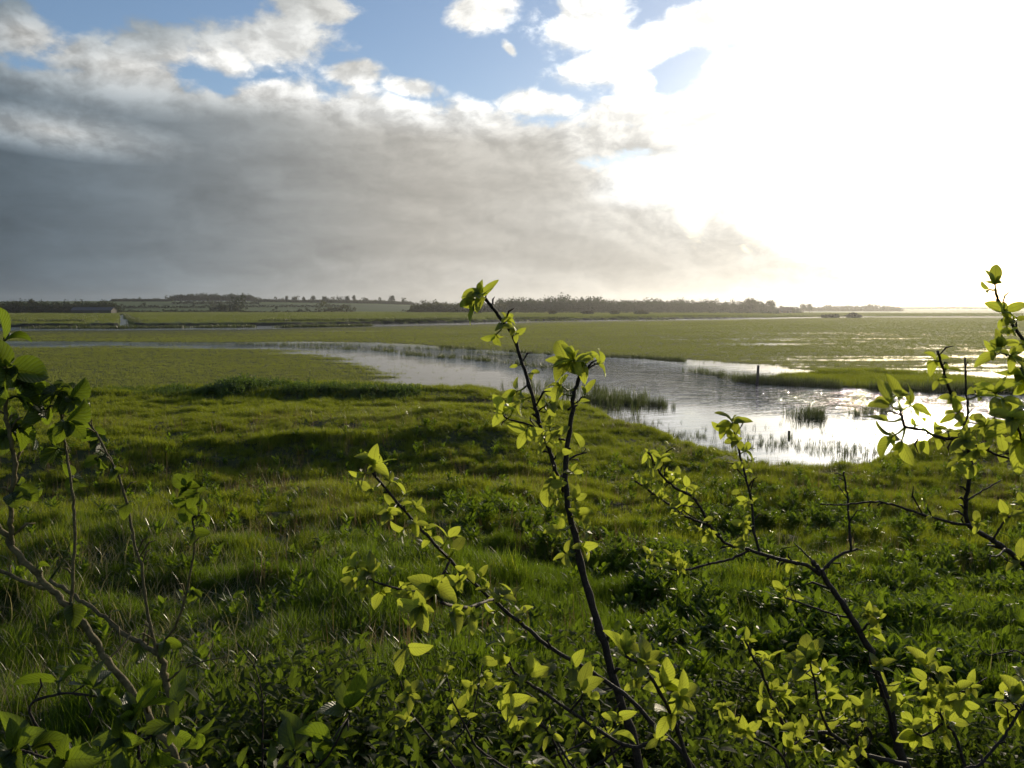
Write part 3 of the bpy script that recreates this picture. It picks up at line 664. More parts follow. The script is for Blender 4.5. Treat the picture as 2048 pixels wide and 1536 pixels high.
wood('far_wood', 'thin continuous band of low trees along the hill crest', [(512, 600), (560, 598), (600, 599), (640, 597), (700, 598), (760, 598), (826, 602)], 1350, 2, 27, M_CROWN2, .9, 4)
wood('far_wood', 'low trees on the hill crest between the far left wood and the hilltop wood', [(225, 601), (260, 600), (300, 601), (345, 598)], 1330, 2, 28, M_CROWN, .9, 4)
wood('far_wood', 'low scrub around the farmhouse at the end of the central wood', [(1530, 606), (1556, 611), (1580, 609), (1600, 613)], 745, 2, 29, M_CROWN, .8, 2)
def hedge(label, pts, dist, hgt, seed, mat=None):
    R = random.Random(seed); mb = MB(); n = int(abs(pts[1] - pts[0]) * dist / 1704 / 1.6) + 2
    for k in range(n):
        t = k / (n - 1); px = pts[0] + (pts[1] - pts[0]) * t; d = dist + (pts[2] if len(pts) > 2 else 0) * t
        x, y, z = place(px, 620, d); h = hgt * R.uniform(.6, 1.35) * (2.0 if R.random() < .06 else 1)
        foliage(mb, (x, y, z + h * .42), max(1.4, h * .55), h * .55, int(26 + h * 9), .38 + h * .05, R, 5)
    o = mb.build('hedgerow', mat or M_CROWN); return tag(o, label, 'hedge', 'hedgerows on the far hillside')
hedge('upper hedgerow running along the hill crest left of the hilltop wood', (232, 350), 1360, 4.0, 31)
hedge('hedgerow across the hillside just below the hilltop wood', (345, 520), 1150, 4.2, 32)
hedge('middle hedgerow on the hill above the pale field at left', (236, 470, 30), 960, 3.2, 33)
hedge('lowest hedgerow at the foot of the hill left of centre', (236, 500), 760, 2.4, 34)
hedge('tall bushy hedge at the right end of the left hill field', (424, 482), 800, 7.0, 35)
hedge('crest hedgerow right of the hilltop wood under single trees', (514, 830), 1320, 5.0, 36)
hedge('mid hedgerow crossing the pale field below the single trees', (480, 700, 60), 1000, 3.0, 37)
hedge('thick hedge of bushes at the hill foot left of the brushy wood', (640, 706), 740, 5.0, 38, M_CROWN2)
hedge('thin hedge at the hill foot below the crest trees', (482, 640), 730, 2.0, 39)
hedge('thin hedge in front of the long central wood', (1010, 1560), 640, 1.5, 40)

def tree_root(name, label, cat, group, loc, rz, cm, tm, s):
    t = empty(name, loc, rz); tag(t, label, cat, group); t.scale = (s[0], s[0], s[1])
    for nm, me in (('crown', cm), ('trunk', tm)):
        if me is None: continue
        o = bpy.data.objects.new(nm, me); link(o); o.parent = t
    return t
def tree_meshes(kind, seed):
    R = random.Random(seed); a, b = MB(), MB()
    if kind == 'round':
        foliage(a, (0, 0, 5.2), 4.2, 4.6, 620, .60, R, 12); trunk(b, (0, 0, -.3), 7, .34, R, 5, 3)
    elif kind == 'tall':
        foliage(a, (0, 0, 6.2), 2.7, 5.6, 520, .60, R, 11); trunk(b, (0, 0, -.3), 8.5, .32, R, 4, 2)
    elif kind == 'open':
        for k in range(5): foliage(a, (R.uniform(-3, 3), R.uniform(-2, 2), R.uniform(5, 9)), 1.7, 1.3, 70, .5, R, 4)
        trunk(b, (0, 0, -.3), 8, .3, R, 7, 4)
    elif kind == 'cone':
        for k in range(7): foliage(a, (0, 0, 2 + k * 1.5), 3.2 - k * .42, 1.2, 80, .5, R, 5)
        trunk(b, (0, 0, -.3), 12, .3, R, 2, 1)
    else:
        foliage(a, (0, 0, 1.3), 2.6, 1.5, 500, .45, R, 9); foliage(a, (0, 0, .6), 2.4, .8, 420, .45, R, 10); trunk(b, (0, 0, -.2), 1.8, .12, R, 5, 1.6)
    return a.mesh(kind + '_crown', M_CROWN2 if kind == 'open' else M_CROWN), b.mesh(kind + '_trunk', M_BARK_FAR, True)
TM = {k: [tree_meshes(k, 50 + 7 * i + j) for j in range(2)] for i, k in enumerate(('round', 'tall', 'open', 'cone', 'bush'))}
# single trees on the crest, left to right: (column, top row, kind)
ORD = ['first', 'second', 'third', 'fourth', 'fifth', 'sixth', 'seventh', 'eighth', 'ninth', 'tenth', 'eleventh', 'twelfth', 'thirteenth', 'fourteenth']
WORD = {'round': 'round dark', 'tall': 'narrow dark', 'open': 'thin airy', 'cone': 'pointed'}
crest = [(532, 596, 'open'), (552, 593, 'open'), (574, 590, 'tall'), (588, 594, 'round'), (608, 592, 'tall'), (626, 591, 'round'), (648, 592, 'round'), (668, 593, 'open'), (695, 591, 'round'), (708, 590, 'tall'), (735, 594, 'open'), (760, 594, 'open'), (784, 590, 'round'), (806, 595, 'open')]
R5 = random.Random(5)
for i, (px, py, k) in enumerate(crest):
    x, y, z = place(px, 620, 1330); h = topz(px, py, 1330) - z; cm, tm = TM[k][i % 2]; H = {'round': 10, 'tall': 11.8, 'open': 10.2}[k]
    s = h / H * 1.08
    tree_root('crest_tree', '%s tree on the hill skyline, %s to the right of the hilltop wood' % (WORD[k], ORD[i]), 'tree', 'single trees along the hill crest', (x, y, z), R5.random() * 6, cm, tm, (s * R5.uniform(.9, 1.15), s))
for i, (px, py, k, dist, lab) in enumerate([(1541, 597, 'round', 725, 'pointed tree standing at the right end of the long central wood'), (1607, 606, 'round', 900, 'left of two small round trees right of the farmhouse'),
                                            (1619, 605, 'round', 900, 'right of two small round trees right of the farmhouse'), (1163, 591, 'tall', 722, 'slim conifer tip rising behind the dip in the central wood'),
                                            (1500, 592, 'round', 715, 'broad tree making the last hump of the long central wood'), (347, 598, 'open', 1240, 'thin tree at the left foot of the hilltop wood'),
                                            (62, 593, 'tall', 705, 'narrow tree standing above the far left wood'), (552, 612, 'round', 880, 'lone round tree in the pale hill field'), (805, 617, 'open', 720, 'small pale bush-like tree at the end of the hill field')]):
    x, y, z = place(px, 620, dist); h = topz(px, py, dist) - z; cm, tm = TM[k][i % 2]; s = max(.35, h / {'round': 10, 'tall': 11.8, 'open': 10.2, 'cone': 12.5}[k])
    tree_root('far_tree', lab, 'tree', None, (x, y, z), R5.random() * 6, cm, tm, (s, s))
for i, (px, w, h, dist, lab) in enumerate([(1104, 20, 11, 505, 'leftmost dark round bush on the river meadow'), (1175, 25, 10, 500, 'second dark round bush from the left on the river meadow'),
                                           (1228, 24, 10, 500, 'third dark round bush from the left on the river meadow'), (1282, 34, 12, 500, 'widest dark bush on the river meadow, below the central wood'),
                                           (1668, 24, 9, 430, 'left dark bush by the end of the far river'), (1708, 36, 12, 430, 'right larger dark bush by the end of the far river'), (1650, 14, 8, 430, 'smallest bush by the end of the far river'),
                                           (955, 16, 8, 560, 'low bush behind the tallest sapling on the meadow')]):
    x, y, z = place(px, 628, dist); cm, tm = TM['bush'][i % 2]; k = dist / 1704
    tree_root('meadow_bush', lab, 'bush', 'bushes on the far meadow', (x, y, z), R5.random() * 6, cm, tm, (w * k / 5.0, h * k / 3.0))

def plainmat(name, a, b, rough=.8, scale=2.0, spec=.3):
    m, nt, out = newmat(name); g = nt.nodes.new('ShaderNodeTexCoord'); bs = nt.nodes.new('ShaderNodeBsdfPrincipled')
    n = noise(nt, g.outputs['Object'], scale, 5, .65); nt.links.new(mixc(nt, n.step(.3, .7), a, b), bs.inputs['Base Color']); bs.inputs['Roughness'].default_value = rough; bs.inputs['Specular IOR Level'].default_value = spec
    bp = nt.nodes.new('ShaderNodeBump'); bp.inputs['Strength'].default_value = .5; bp.inputs['Distance'].default_value = .01; nt.links.new(n.s, bp.inputs['Height']); nt.links.new(bp.outputs[0], bs.inputs['Normal'])
    nt.links.new(bs.outputs[0], out.inputs[0]); return m
M_SHEET = plainmat('grey_roof_sheet', (.06, .062, .066), (.10, .10, .105), .8); M_BOARD = plainmat('dark_boards', (.05, .045, .04), (.09, .08, .065)); M_BRICK = plainmat('farm_brick', (.16, .11, .08), (.24, .17, .12))
M_TILE = plainmat('roof_tile', (.09, .06, .05), (.14, .09, .07)); M_PANE = plainmat('window_glass', (.02, .02, .025), (.03, .03, .035), .1, 1, .5)
def building(name, label, cat, px, dist, L, W, hw, hr, rz, mw, mr, windows, chim):
    x, y, z = place(px, 622, dist); t = tag(empty(name, (x, y, z - .1), rz), label, cat)
    a = MB(); a.box((0, 0, hw / 2), (L, W, hw))
    for s in (-1, 1): a.add([(s * L / 2, -W / 2, hw), (s * L / 2, W / 2, hw), (s * L / 2, 0, hw + hr - .02)], [(0, 1, 2)])
    a.build('wall', mw, t)
    r = MB(); e = .35; th = .14
    for s in (-1, 1):
        q = [(-L / 2 - e, s * (W / 2 + e), hw - hr * e / W * 2), (L / 2 + e, s * (W / 2 + e), hw - hr * e / W * 2), (L / 2 + e, 0, hw + hr), (-L / 2 - e, 0, hw + hr)]
        r.add(q + [(p[0], p[1], p[2] + th) for p in q], [(0, 1, 2, 3), (4, 7, 6, 5), (0, 4, 5, 1), (2, 6, 7, 3), (0, 3, 7, 4), (1, 5, 6, 2)])
    ro = r.build('roof', mr, t)
    d = MB(); d.box((L * .12, -W / 2 - .02, 1.15 if not chim else 1.05), (3.0 if not chim else 1.0, .09, 2.3 if not chim else 2.1)); d.build('door', M_BOARD if chim else M_SHEET, t)
    for wx, wz in windows:
        f = MB(); f.box((wx, -W / 2 - .02, wz), (1.2, .1, 1.2)); fo = f.build('window', plainmat('window_frame', (.6, .6, .57), (.7, .7, .67)), t)
        g = MB(); g.box((wx, -W / 2 - .075, wz), (1.0, .02, 1.0)); g.build('pane', M_PANE, fo)
    if chim:
        for sx in (-1, 1):
            c = MB(); c.box((sx * (L / 2 - .6), 0, hw + hr + .5), (.9, .6, 1.6)); c.build('chimney', M_BRICK, ro)
building('barn', 'long low barn with a grey sheet roof before the far left wood', 'barn', 188, 655, 26, 11, 2.6, 1.9, .12, M_BOARD, M_SHEET, [], False)
building('farmhouse', 'small farmhouse with two chimneys right of the central wood', 'house', 1571, 730, 9, 6.5, 2.6, 2.2, -.1, M_BRICK, M_TILE, [(-3.4, 1.7), (3.4, 1.7)], True)

# ---------------------------------------------------------------- post and stake in the water
M_POST = plainmat('weathered_wood', (.045, .038, .030), (.13, .115, .095), .85, 14)
def post(name, label, px, pyb, pyt, r, lean, seed):
    p = gnd(px, pyb, 0); h = (pyb - pyt) / 1704 * math.hypot(p[0], p[1]); R = random.Random(seed); mb = MB(); pts, rad = [], []
    for k in range(9):
        t = k / 8; pts.append((lean * t * h + R.uniform(-.006, .006), R.uniform(-.006, .006), -.6 + t * (h + .6))); rad.append(r * (1.08 - .2 * t) * R.uniform(.94, 1.05))
    mb.tube(pts, rad, 10); o = mb.build(name, M_POST, None, (p[0], p[1], 0), True); return tag(o, label, 'post')
post('fence_post', 'weathered fence post leaning slightly in the flood water', 1513, 770, 732, .085, .07, 1)
post('mooring_stake', 'short dark stake barely showing above the shallow water', 1578, 872, 862, .05, .02, 2)
# ---------------------------------------------------------------- saplings of the hedge in front of the camera
M_PLUM = leafmat('plum_leaf', (.040, .060, .012), (.060, .085, .016), (.53, .60, .055), .55, .42, 9, veins=.35)
M_HAZEL = leafmat('toothed_leaf', (.030, .050, .010), (.050, .070, .014), (.23, .32, .018), .45, .33, 9, veins=.9)
M_PLUM_DIM = leafmat('shade_dimmed_plum_leaf', (.026, .046, .010), (.045, .065, .013), (.20, .28, .016), .5, .42, 9, veins=.35)  # same plum leaf, dim corner light put into its lower colours
def barkmat(name, a, b, sc_=60):
    m, nt, out = newmat(name); g = nt.nodes.new('ShaderNodeTexCoord'); bs = nt.nodes.new('ShaderNodeBsdfPrincipled')
    n = noise(nt, g.outputs['Object'], sc_, 5, .7); n2 = noise(nt, g.outputs['Object'], sc_ * 5, 2, .5)
    nt.links.new(mixc(nt, (n * .6 + n2 * .4).step(.35, .66), a, b), bs.inputs['Base Color']); bs.inputs['Roughness'].default_value = .7; bs.inputs['Specular IOR Level'].default_value = .3
    bp = nt.nodes.new('ShaderNodeBump'); bp.inputs['Strength'].default_value = .8; bp.inputs['Distance'].default_value = .004; nt.links.new((n + n2 * .4).s, bp.inputs['Height']); nt.links.new(bp.outputs[0], bs.inputs['Normal'])
    nt.links.new(bs.outputs[0], out.inputs[0]); return m
M_BARK = barkmat('dark_plum_bark', (.020, .013, .008), (.060, .040, .026)); M_BARK2 = barkmat('olive_bark', (.075, .055, .018), (.19, .145, .055), 40)

def smooth(pts, n=6):                       # Catmull-Rom through the joints
    P = [Vector(p) for p in pts]; P = [P[0] * 2 - P[1]] + P + [P[-1] * 2 - P[-2]]; out = []
    for i in range(1, len(P) - 2):
        for k in range(n):
            t = k / n; a, b, c, d = P[i - 1:i + 3]
            out.append(.5 * ((2 * b) + (c - a) * t + (2 * a - 5 * b + 4 * c - d) * t * t + (3 * b - a - 3 * c + d) * t ** 3))
    return out + [P[-2]]
class Shrub:
    def __init__(s, label, dep, seed, leaf_mat, bark, aspect=.5, droop=.4, name='sapling', cat='sapling', group='saplings of the hedge in the foreground'):
        s.R = random.Random(seed); s.dep = dep; s.lm = leaf_mat; s.bm = bark; s.aspect = aspect; s.droop = droop; s.br = []; s.root = None; s.meta = (name, label, cat, group)
    def stem(s, pts, r0, r1, dd=(0, 0), root=True):
        """first stem: pts run from the ground end upward, in photo pixels; r in photo pixels"""
        P = [at(px, py, s.dep + dd[0] + (dd[1] - dd[0]) * i / (len(pts) - 1)) for i, (px, py) in enumerate(pts)]
        k = s.dep / F
        if root:
            x, y = P[0][0] * 1.03, P[0][1] * 1.03; z = float(height(np.array([x]), np.array([y]))[0])
            R0 = [(x, y, z - .12), tuple(Vector((x, y, z - .12)).lerp(Vector(P[0]), .55) + Vector((s.R.uniform(-.02, .02), s.R.uniform(-.02, .02), 0)))]
            P = R0 + [tuple(p) for p in P]
        if s.root is None:
            s.root = tag(empty(s.meta[0], (P[0][0], P[0][1], P[0][2] + .12)), s.meta[1], s.meta[2], s.meta[3]); s.rl = Vector(s.root.location)
        Q = smooth(P); mb = MB(); n = len(Q); jit = r1 * k * .2
        Q = [q + Vector((s.R.gauss(0, jit), s.R.gauss(0, jit), s.R.gauss(0, jit))) for q in Q]
        rad = [(r0 + (r1 - r0) * (i / (n - 1)) ** .8) * k * .56 * (1 + .3 * s.R.random() * (i % 3 == 0)) for i in range(n)]
        mb.tube([q - s.rl for q in Q], rad, 9)
        # buds and stubby spurs
        for i in range(4 if root else 2, n - 1, 2):
            if s.R.random() < .35:
                d = (Q[i + 1] - Q[i]).normalized(); o_ = d.orthogonal().normalized(); o_.rotate(Matrix.Rotation(s.R.random() * 6.28, 3, d)); L = (s.R.uniform(.004, .014) if s.R.random() < .7 else s.R.uniform(.014, .03)) * s.dep
                e = Q[i] + o_ * (L + rad[i]) + d * L * .7
                mb.tube([Q[i] - s.rl, Q[i].lerp(e, .6) - s.rl + d * L * .25, e - s.rl], [rad[i] * .4, rad[i] * .42 + .0006, .0006], 5)
        o = mb.build('stem' if not s.br else 'branch', s.bm, s.root, smooth=True); s.br.append((o, Q)); return o
    def leaves(s, cl, spread=1.0):
        """clusters (px, py, leaves, leaf length px [, droop, depth offset]); each hangs on the nearest branch"""
        for c in cl:
            px, py, n, L = c[:4]; droop = c[4] if len(c) > 4 else s.droop; dz = c[5] if len(c) > 5 else None
            best = None
            for o, Q in s.br:
                for q in Q:
                    v = np.array(q) - CAM; w = float(v @ FW)
                    if w < .15: continue
                    u = (v[0] / w * F + 1024, 768 - float(v @ UP) / w * F); dd = math.hypot(u[0] - px, u[1] - py)
                    if best is None or dd < best[0]: best = (dd, o, q, w)
            dd, o, q, w = best; w2 = w + (dz if dz is not None else s.R.uniform(-.05, .03) * s.dep)
            P = Vector(at(px, py, w2)); Lm = .9 * L * w2 / F; mb = MB(); R = s.R
            base = P + (q - P) * min(.35, .5 * Lm / max(1e-6, (q - P).length))
            axis = ((base - q).normalized() * .8 + Vector((R.uniform(-.3, .3), R.uniform(-.3, .3), .75 - droop))).normalized() if (base - q).length > .004 else Vector((R.uniform(-.4, .4), -.4, .7)).normalized()
            if (base - q).length > .003:        # leaf stalk or short spur
                m_ = q.lerp(base, .5) + Vector((0, 0, -.08 * (base - q).length)); mb.tube([q - s.rl, m_ - s.rl, base - s.rl], [.0021, .0016, .0011], 5)
            n = int(n * 1.3 + .5) if n > 2 else n
            for i in range(n):
                a = i * 2.4 + R.random() * .8; sp_ = R.uniform(.25, 1.25) * spread if n > 1 else .4
                o1 = axis.orthogonal().normalized(); o1.rotate(Matrix.Rotation(a, 3, axis)); d = axis * math.cos(sp_) + o1 * math.sin(sp_)
                d = (d + Vector((0, 0, -droop * R.uniform(.2, 1.0)))).normalized()
                ln = Lm * R.choice((.5, .8, .9, 1.0)) * R.uniform(.8, 1.12) * (1 if i < n * .7 else .6)
                nr = (axis - d * axis.dot(d)); nr = nr if nr.length > .05 else o1
                nr = nr + Vector((R.gauss(0, .25), R.gauss(0, .25), R.gauss(0, .25)))
                b0 = base + d * .06 * ln
                mb.tube([base - s.rl, b0 + d * .05 * ln - s.rl], [.0011, .0009], 4, False)
                leaf(mb, b0 - s.rl, d, nr, ln, ln * s.aspect * R.uniform(.75, 1.05), R.uniform(.15, .75), R.uniform(.0, 1.1) + droop * .4, i + R.random(), 7, 1, .035)
            me = mb.build('leaf_cluster', s.lm, o, smooth=True)
    def auto(s, idx, f0, f1, gap, nmin, nmax, Lmin, Lmax):
        """extra small rosettes between the placed ones"""
        o, Q = s.br[idx]; n = len(Q); i = int(n * f0); acc = 0; out = []
        while i < int(n * f1) - 1:
            acc += (Q[i + 1] - Q[i]).length
            if acc > gap * s.R.uniform(.7, 1.4):
                acc = 0; v = np.array(Q[i]) - CAM; w = float(v @ FW); k = s.R.choice((-1, 1)) * s.R.uniform(8, 26) * 1.6 / s.dep
                out.append((v[0] / w * F + 1024 + k, 768 - float(v @ UP) / w * F - s.R.uniform(-6, 14), s.R.randint(nmin, nmax), s.R.uniform(Lmin, Lmax)))
            i += 1
        s.leaves(out)

# tall forked sapling left of the middle of the water
c = Shrub('tallest forked sapling, its two leafy tips standing against the water and far wood', 1.6, 101, M_PLUM, M_BARK, .56)
c.stem([(1290, 1620), (1225, 1350), (1178, 1190), (1148, 1070), (1130, 960), (1137, 880), (1148, 790), (1163, 742)], 19, 6, (-.05, 0))
c.stem([(1129, 985), (1110, 940), (1094, 888), (1077, 838), (1058, 770), (1040, 710), (1020, 662), (992, 625), (972, 600)], 8, 5.5, (0, -.05), False)
c.stem([(1084, 862), (1058, 850), (1022, 840), (1008, 832)], 4, 3, (0, -.04), False)
c.stem([(1131, 925), (1150, 912), (1174, 904)], 4, 2.5, (0, .02), False)
c.stem([(1068, 832), (1082, 818), (1096, 808)], 3.5, 2.5, (0, -.03), False)
c.stem([(1050, 775), (1060, 762), (1060, 748)], 3, 2, (0, .02), False)
c.stem([(1136, 820), (1152, 806), (1166, 792)], 3.5, 2.5, (0, .02), False)
c.stem([(1160, 750), (1176, 738), (1190, 728)], 4, 3, (0, .02), False)
c.stem([(1129, 880), (1112, 875), (1100, 868)], 4, 2.5, (0, -.02), False)
c.leaves([(962, 588, 9, 52), (940, 600, 5, 55), (975, 575, 3, 42, -.2), (950, 612, 3, 50), (1012, 640, 4, 34), (1030, 655, 3, 36), (985, 678, 3, 42, .8), (1000, 648, 2, 34), (1140, 712, 8, 58, .2), (1120, 720, 5, 60), (1165, 725, 5, 50), (1198, 728, 4, 46), (1112, 768, 5, 46),
          (1120, 788, 2, 48, .9), (1172, 786, 2, 40, -.1), (1062, 745, 2, 34), (1028, 786, 3, 46), (1045, 800, 2, 46, .6), (1085, 795, 2, 50, .3), (1104, 808, 2, 38), (1005, 824, 4, 44), (1030, 815, 2, 40, -.2), (1050, 866, 3, 48, .6), (1100, 850, 3, 46), (1115, 868, 3, 42, .2),
          (1163, 893, 1, 46, -.2), (1090, 886, 3, 46, .3), (1120, 902, 2, 44, .5), (1148, 943, 2, 48, -.1), (1108, 958, 4, 44), (1088, 972, 2, 58, .5), (1110, 1000, 4, 40), (1155, 1000, 4, 46, -.1), (1162, 1028, 5, 46), (1178, 1056, 3, 62, .4), (1112, 1062, 3, 42), (1165, 1095, 4, 40), (1120, 1110, 3, 44)])
c.auto(0, .5, .9, .07, 2, 3, 26, 36); c.auto(1, .15, .9, .07, 1, 3, 24, 34)

# sapling reaching from the bottom middle to the left
d = Shrub('leafy sapling slanting up to the left from the bottom middle, low beside the forked one', 1.42, 102, M_PLUM, M_BARK, .58)
d.stem([(1420, 1640), (1300, 1440), (1195, 1352), (1105, 1298), (1040, 1244), (985, 1200), (930, 1150), (878, 1098), (828, 1044), (778, 985), (744, 944)], 10, 4.5, (.04, .02))
d.stem([(900, 1122), (870, 1170), (820, 1182), (765, 1168), (722, 1150)], 5, 3, (0, -.12), False)
d.stem([(1320, 1480), (1250, 1490), (1140, 1421), (1076, 1378), (1030, 1345), (1012, 1310)], 6, 4, (-.16, -.16), False)
d.stem([(1250, 1490), (1160, 1540), (1105, 1470), (1052, 1416)], 4, 3, (-.14, -.1), False)
d.stem([(1052, 1560), (960, 1500), (930, 1450), (905, 1398), (893, 1352)], 4, 2.5, (-.1, -.1), False)
d.stem([(1400, 1600), (1355, 1460), (1320, 1385), (1285, 1335), (1252, 1312)], 7, 4, (-.2, -.26), False)
d.stem([(1140, 1422), (1160, 1400), (1165, 1385)], 4, 3, (-.16, -.2), False)
d.stem([(985, 1200), (930, 1215), (885, 1205)], 5, 4, (0, -.42), False)
d.leaves([(748, 925, 7, 50), (722, 948, 4, 44, .7), (770, 925, 3, 46, -.1), (785, 958, 4, 42, -.1), (818, 985, 3, 46, -.1), (735, 985, 3, 44), (790, 1010, 4, 38), (840, 1010, 3, 34), (770, 1030, 4, 42), (830, 1048, 4, 40), (800, 1065, 3, 44, .7), (858, 1076, 3, 40), (905, 1065, 3, 46, -.2), (912, 1098, 2, 56, .3),
          (935, 1138, 4, 38), (965, 1150, 3, 38, -.1), (915, 1165, 4, 40), (1005, 1190, 4, 42), (1035, 1185, 2, 42, -.1), (985, 1228, 4, 40), (950, 1235, 4, 42), (1040, 1215, 2, 46), (705, 1130, 4, 48), (740, 1140, 6, 46), (785, 1145, 5, 50, 0), (728, 1180, 3, 42), (760, 1190, 3, 42), (815, 1190, 4, 48), (700, 1165, 3, 40),
          (868, 1175, 7, 66, .1, -.42), (845, 1215, 6, 68, .5, -.45), (905, 1225, 5, 62, .4, -.4), (810, 1290, 2, 76, .8, -.5), (1018, 1288, 6, 56, -.1), (1000, 1320, 4, 52), (1060, 1345, 3, 56, 0), (1022, 1365, 3, 68, .9), (1082, 1350, 2, 84, -.2), (985, 1368, 4, 44), (1055, 1400, 2, 50, .8), (1005, 1400, 3, 52, .8),
          (1160, 1380, 3, 84, -.2), (1185, 1400, 3, 76, .3), (1225, 1470, 2, 76, .2), (1190, 1450, 4, 50, .7), (892, 1345, 4, 40), (915, 1420, 2, 46, -.2), (935, 1432, 3, 34), (905, 1380, 2, 36), (1250, 1306, 7, 62, -.1), (1290, 1325, 5, 70, .3), (1330, 1370, 5, 72, .2), (1375, 1390, 5, 66, .5), (1340, 1430, 4, 70, .6),
          (1270, 1365, 4, 50), (1145, 1340, 2, 54, -.1), (1180, 1345, 2, 40), (1105, 1470, 3, 40), (1075, 1520, 3, 46), (1140, 1510, 2, 40), (1320, 1480, 3, 44, .5)])
d.stem([(1190, 1660), (1120, 1510), (1082, 1450), (1000, 1425)], 5, 2.5, (-.02, -.1), False); d.stem([(985, 1640), (885, 1505), (822, 1425), (800, 1362)], 5, 2.5, (.05, 0), False)
d.stem([(1290, 1640), (1235, 1530), (1205, 1440)], 5, 3, (-.05, -.1), False); d.stem([(1120, 1510), (1190, 1470), (1240, 1405)], 4, 2, (-.04, .05), False); d.stem([(885, 1505), (940, 1440), (965, 1330)], 4, 2, (.03, .1), False)
for i_ in range(1, 6): d.auto(-i_, .3, 1.0, .04, 2, 5, 28, 46)
d.auto(0, .45, .95, .06, 2, 4, 26, 38); d.auto(1, .2, .9, .05, 2, 3, 28, 38)

# branching sapling between the middle and the right
f = Shrub('wide-branching sapling with small leaves, right of the middle before the wet margin', 1.9, 103, M_PLUM, M_BARK, .55)
f.stem([(1835, 1640), (1800, 1500), (1770, 1390), (1735, 1290), (1690, 1215), (1652, 1160), (1625, 1122)], 19, 8, (0, 0))
f.stem([(1640, 1150), (1614, 1131), (1572, 1122), (1544, 1114), (1496, 1100), (1451, 1086), (1423, 1055), (1390, 999), (1353, 977), (1320, 946), (1297, 904)], 7, 3.5, (0, -.1), False)
f.stem([(1420, 1052), (1373, 1033), (1340, 1010), (1297, 980), (1270, 962)], 4.5, 3, (-.06, -.12), False)
f.stem([(1500, 1101), (1457, 1120), (1418, 1128), (1373, 1140), (1340, 1138), (1308, 1124)], 4.5, 3, (-.03, -.15), False)
f.stem([(1520, 1106), (1507, 1058), (1505, 1016), (1496, 974), (1485, 932), (1474, 884), (1465, 852)], 5, 3.2, (-.03, .05), False)
f.stem([(1640, 1146), (1670, 1117), (1700, 1102), (1718, 1098)], 6, 4, (0, .05), False)
f.stem([(1702, 1102), (1699, 1058), (1697, 1013), (1692, 974), (1687, 943)], 4.5, 3, (.03, .05), False)
f.stem([(1700, 1236), (1675, 1231), (1642, 1220), (1592, 1203), (1570, 1195)], 4, 3, (0, -.06), False)
f.stem([(1632, 1128), (1608, 1105), (1588, 1086)], 3.5, 2, (0, .05), False)
f.stem([(1810, 1530), (1717, 1506), (1659, 1467), (1581, 1463), (1554, 1420), (1523, 1346), (1491, 1284)], 8, 3.5, (-.1, -.2), False)
f.stem([(1660, 1467), (1640, 1420), (1628, 1360), (1622, 1330)], 5, 3, (-.15, -.2), False)
f.stem([(1795, 1490), (1780, 1430), (1760, 1370), (1752, 1340)], 6, 4, (0, -.1), False)
f.stem([(1722, 1265), (1738, 1248), (1752, 1240)], 4, 3, (0, -.05), False)
f.leaves([(1297, 905, 4, 34), (1325, 918, 4, 32), (1332, 945, 5, 32), (1356, 952, 4, 30), (1375, 972, 4, 34), (1300, 940, 3, 30), (1272, 958, 4, 32, -.1), (1290, 968, 4, 30), (1320, 995, 5, 30), (1370, 1008, 6, 34), (1340, 1015, 4, 28), (1415, 1070, 6, 30), (1395, 1060, 3, 28), (1300, 1105, 6, 34), (1345, 1120, 7, 32), (1365, 1132, 5, 28),
          (1320, 1135, 4, 30), (1465, 842, 7, 46, .5), (1450, 862, 3, 46, .8), (1478, 880, 4, 40, .5), (1495, 900, 4, 42), (1485, 925, 3, 36, .6), (1492, 1008, 6, 32), (1475, 985, 2, 30), (1487, 1048, 5, 30), (1490, 1080, 3, 28), (1565, 1183, 7, 42, -.1), (1580, 1195, 4, 36), (1578, 1128, 3, 30), (1690, 985, 2, 24),
          (1735, 1225, 5, 44, -.2), (1757, 1235, 5, 42, -.1), (1740, 1262, 4, 36), (1622, 1318, 8, 62, 0), (1655, 1340, 6, 58, .4), (1600, 1340, 5, 52), (1546, 1318, 4, 46, -.1), (1565, 1390, 5, 44), (1520, 1402, 4, 44), (1605, 1412, 6, 46), (1663, 1392, 6, 48), (1640, 1440, 5, 42), (1700, 1425, 5, 40),
          (1718, 1415, 5, 44), (1753, 1335, 6, 46, -.1), (1776, 1385, 6, 44), (1790, 1410, 5, 42), (1680, 1505, 5, 44), (1640, 1492, 4, 40), (1490, 1282, 4, 36), (1510, 1310, 3, 38), (1540, 1440, 4, 38), (1590, 1455, 4, 36), (1815, 1400, 5, 42), (1830, 1360, 4, 40)])
f.stem([(1610, 1650), (1565, 1515), (1500, 1470), (1448, 1402)], 5, 2.5, (-.1, -.2), False); f.stem([(1700, 1650), (1690, 1560), (1742, 1480), (1722, 1440)], 5, 2.5, (-.05, -.1), False); f.stem([(1565, 1515), (1600, 1480), (1680, 1450)], 4, 2, (-.12, 0), False)
for i_ in range(1, 4): f.auto(-i_, .3, 1.0, .045, 3, 6, 28, 44)
f.auto(1, .3, .95, .06, 2, 4, 20, 28); f.auto(2, .1, .9, .05, 2, 4, 20, 28); f.auto(4, .1, .9, .08, 1, 3, 20, 28); f.auto(9, .3, .95, .06, 2, 4, 26, 38)

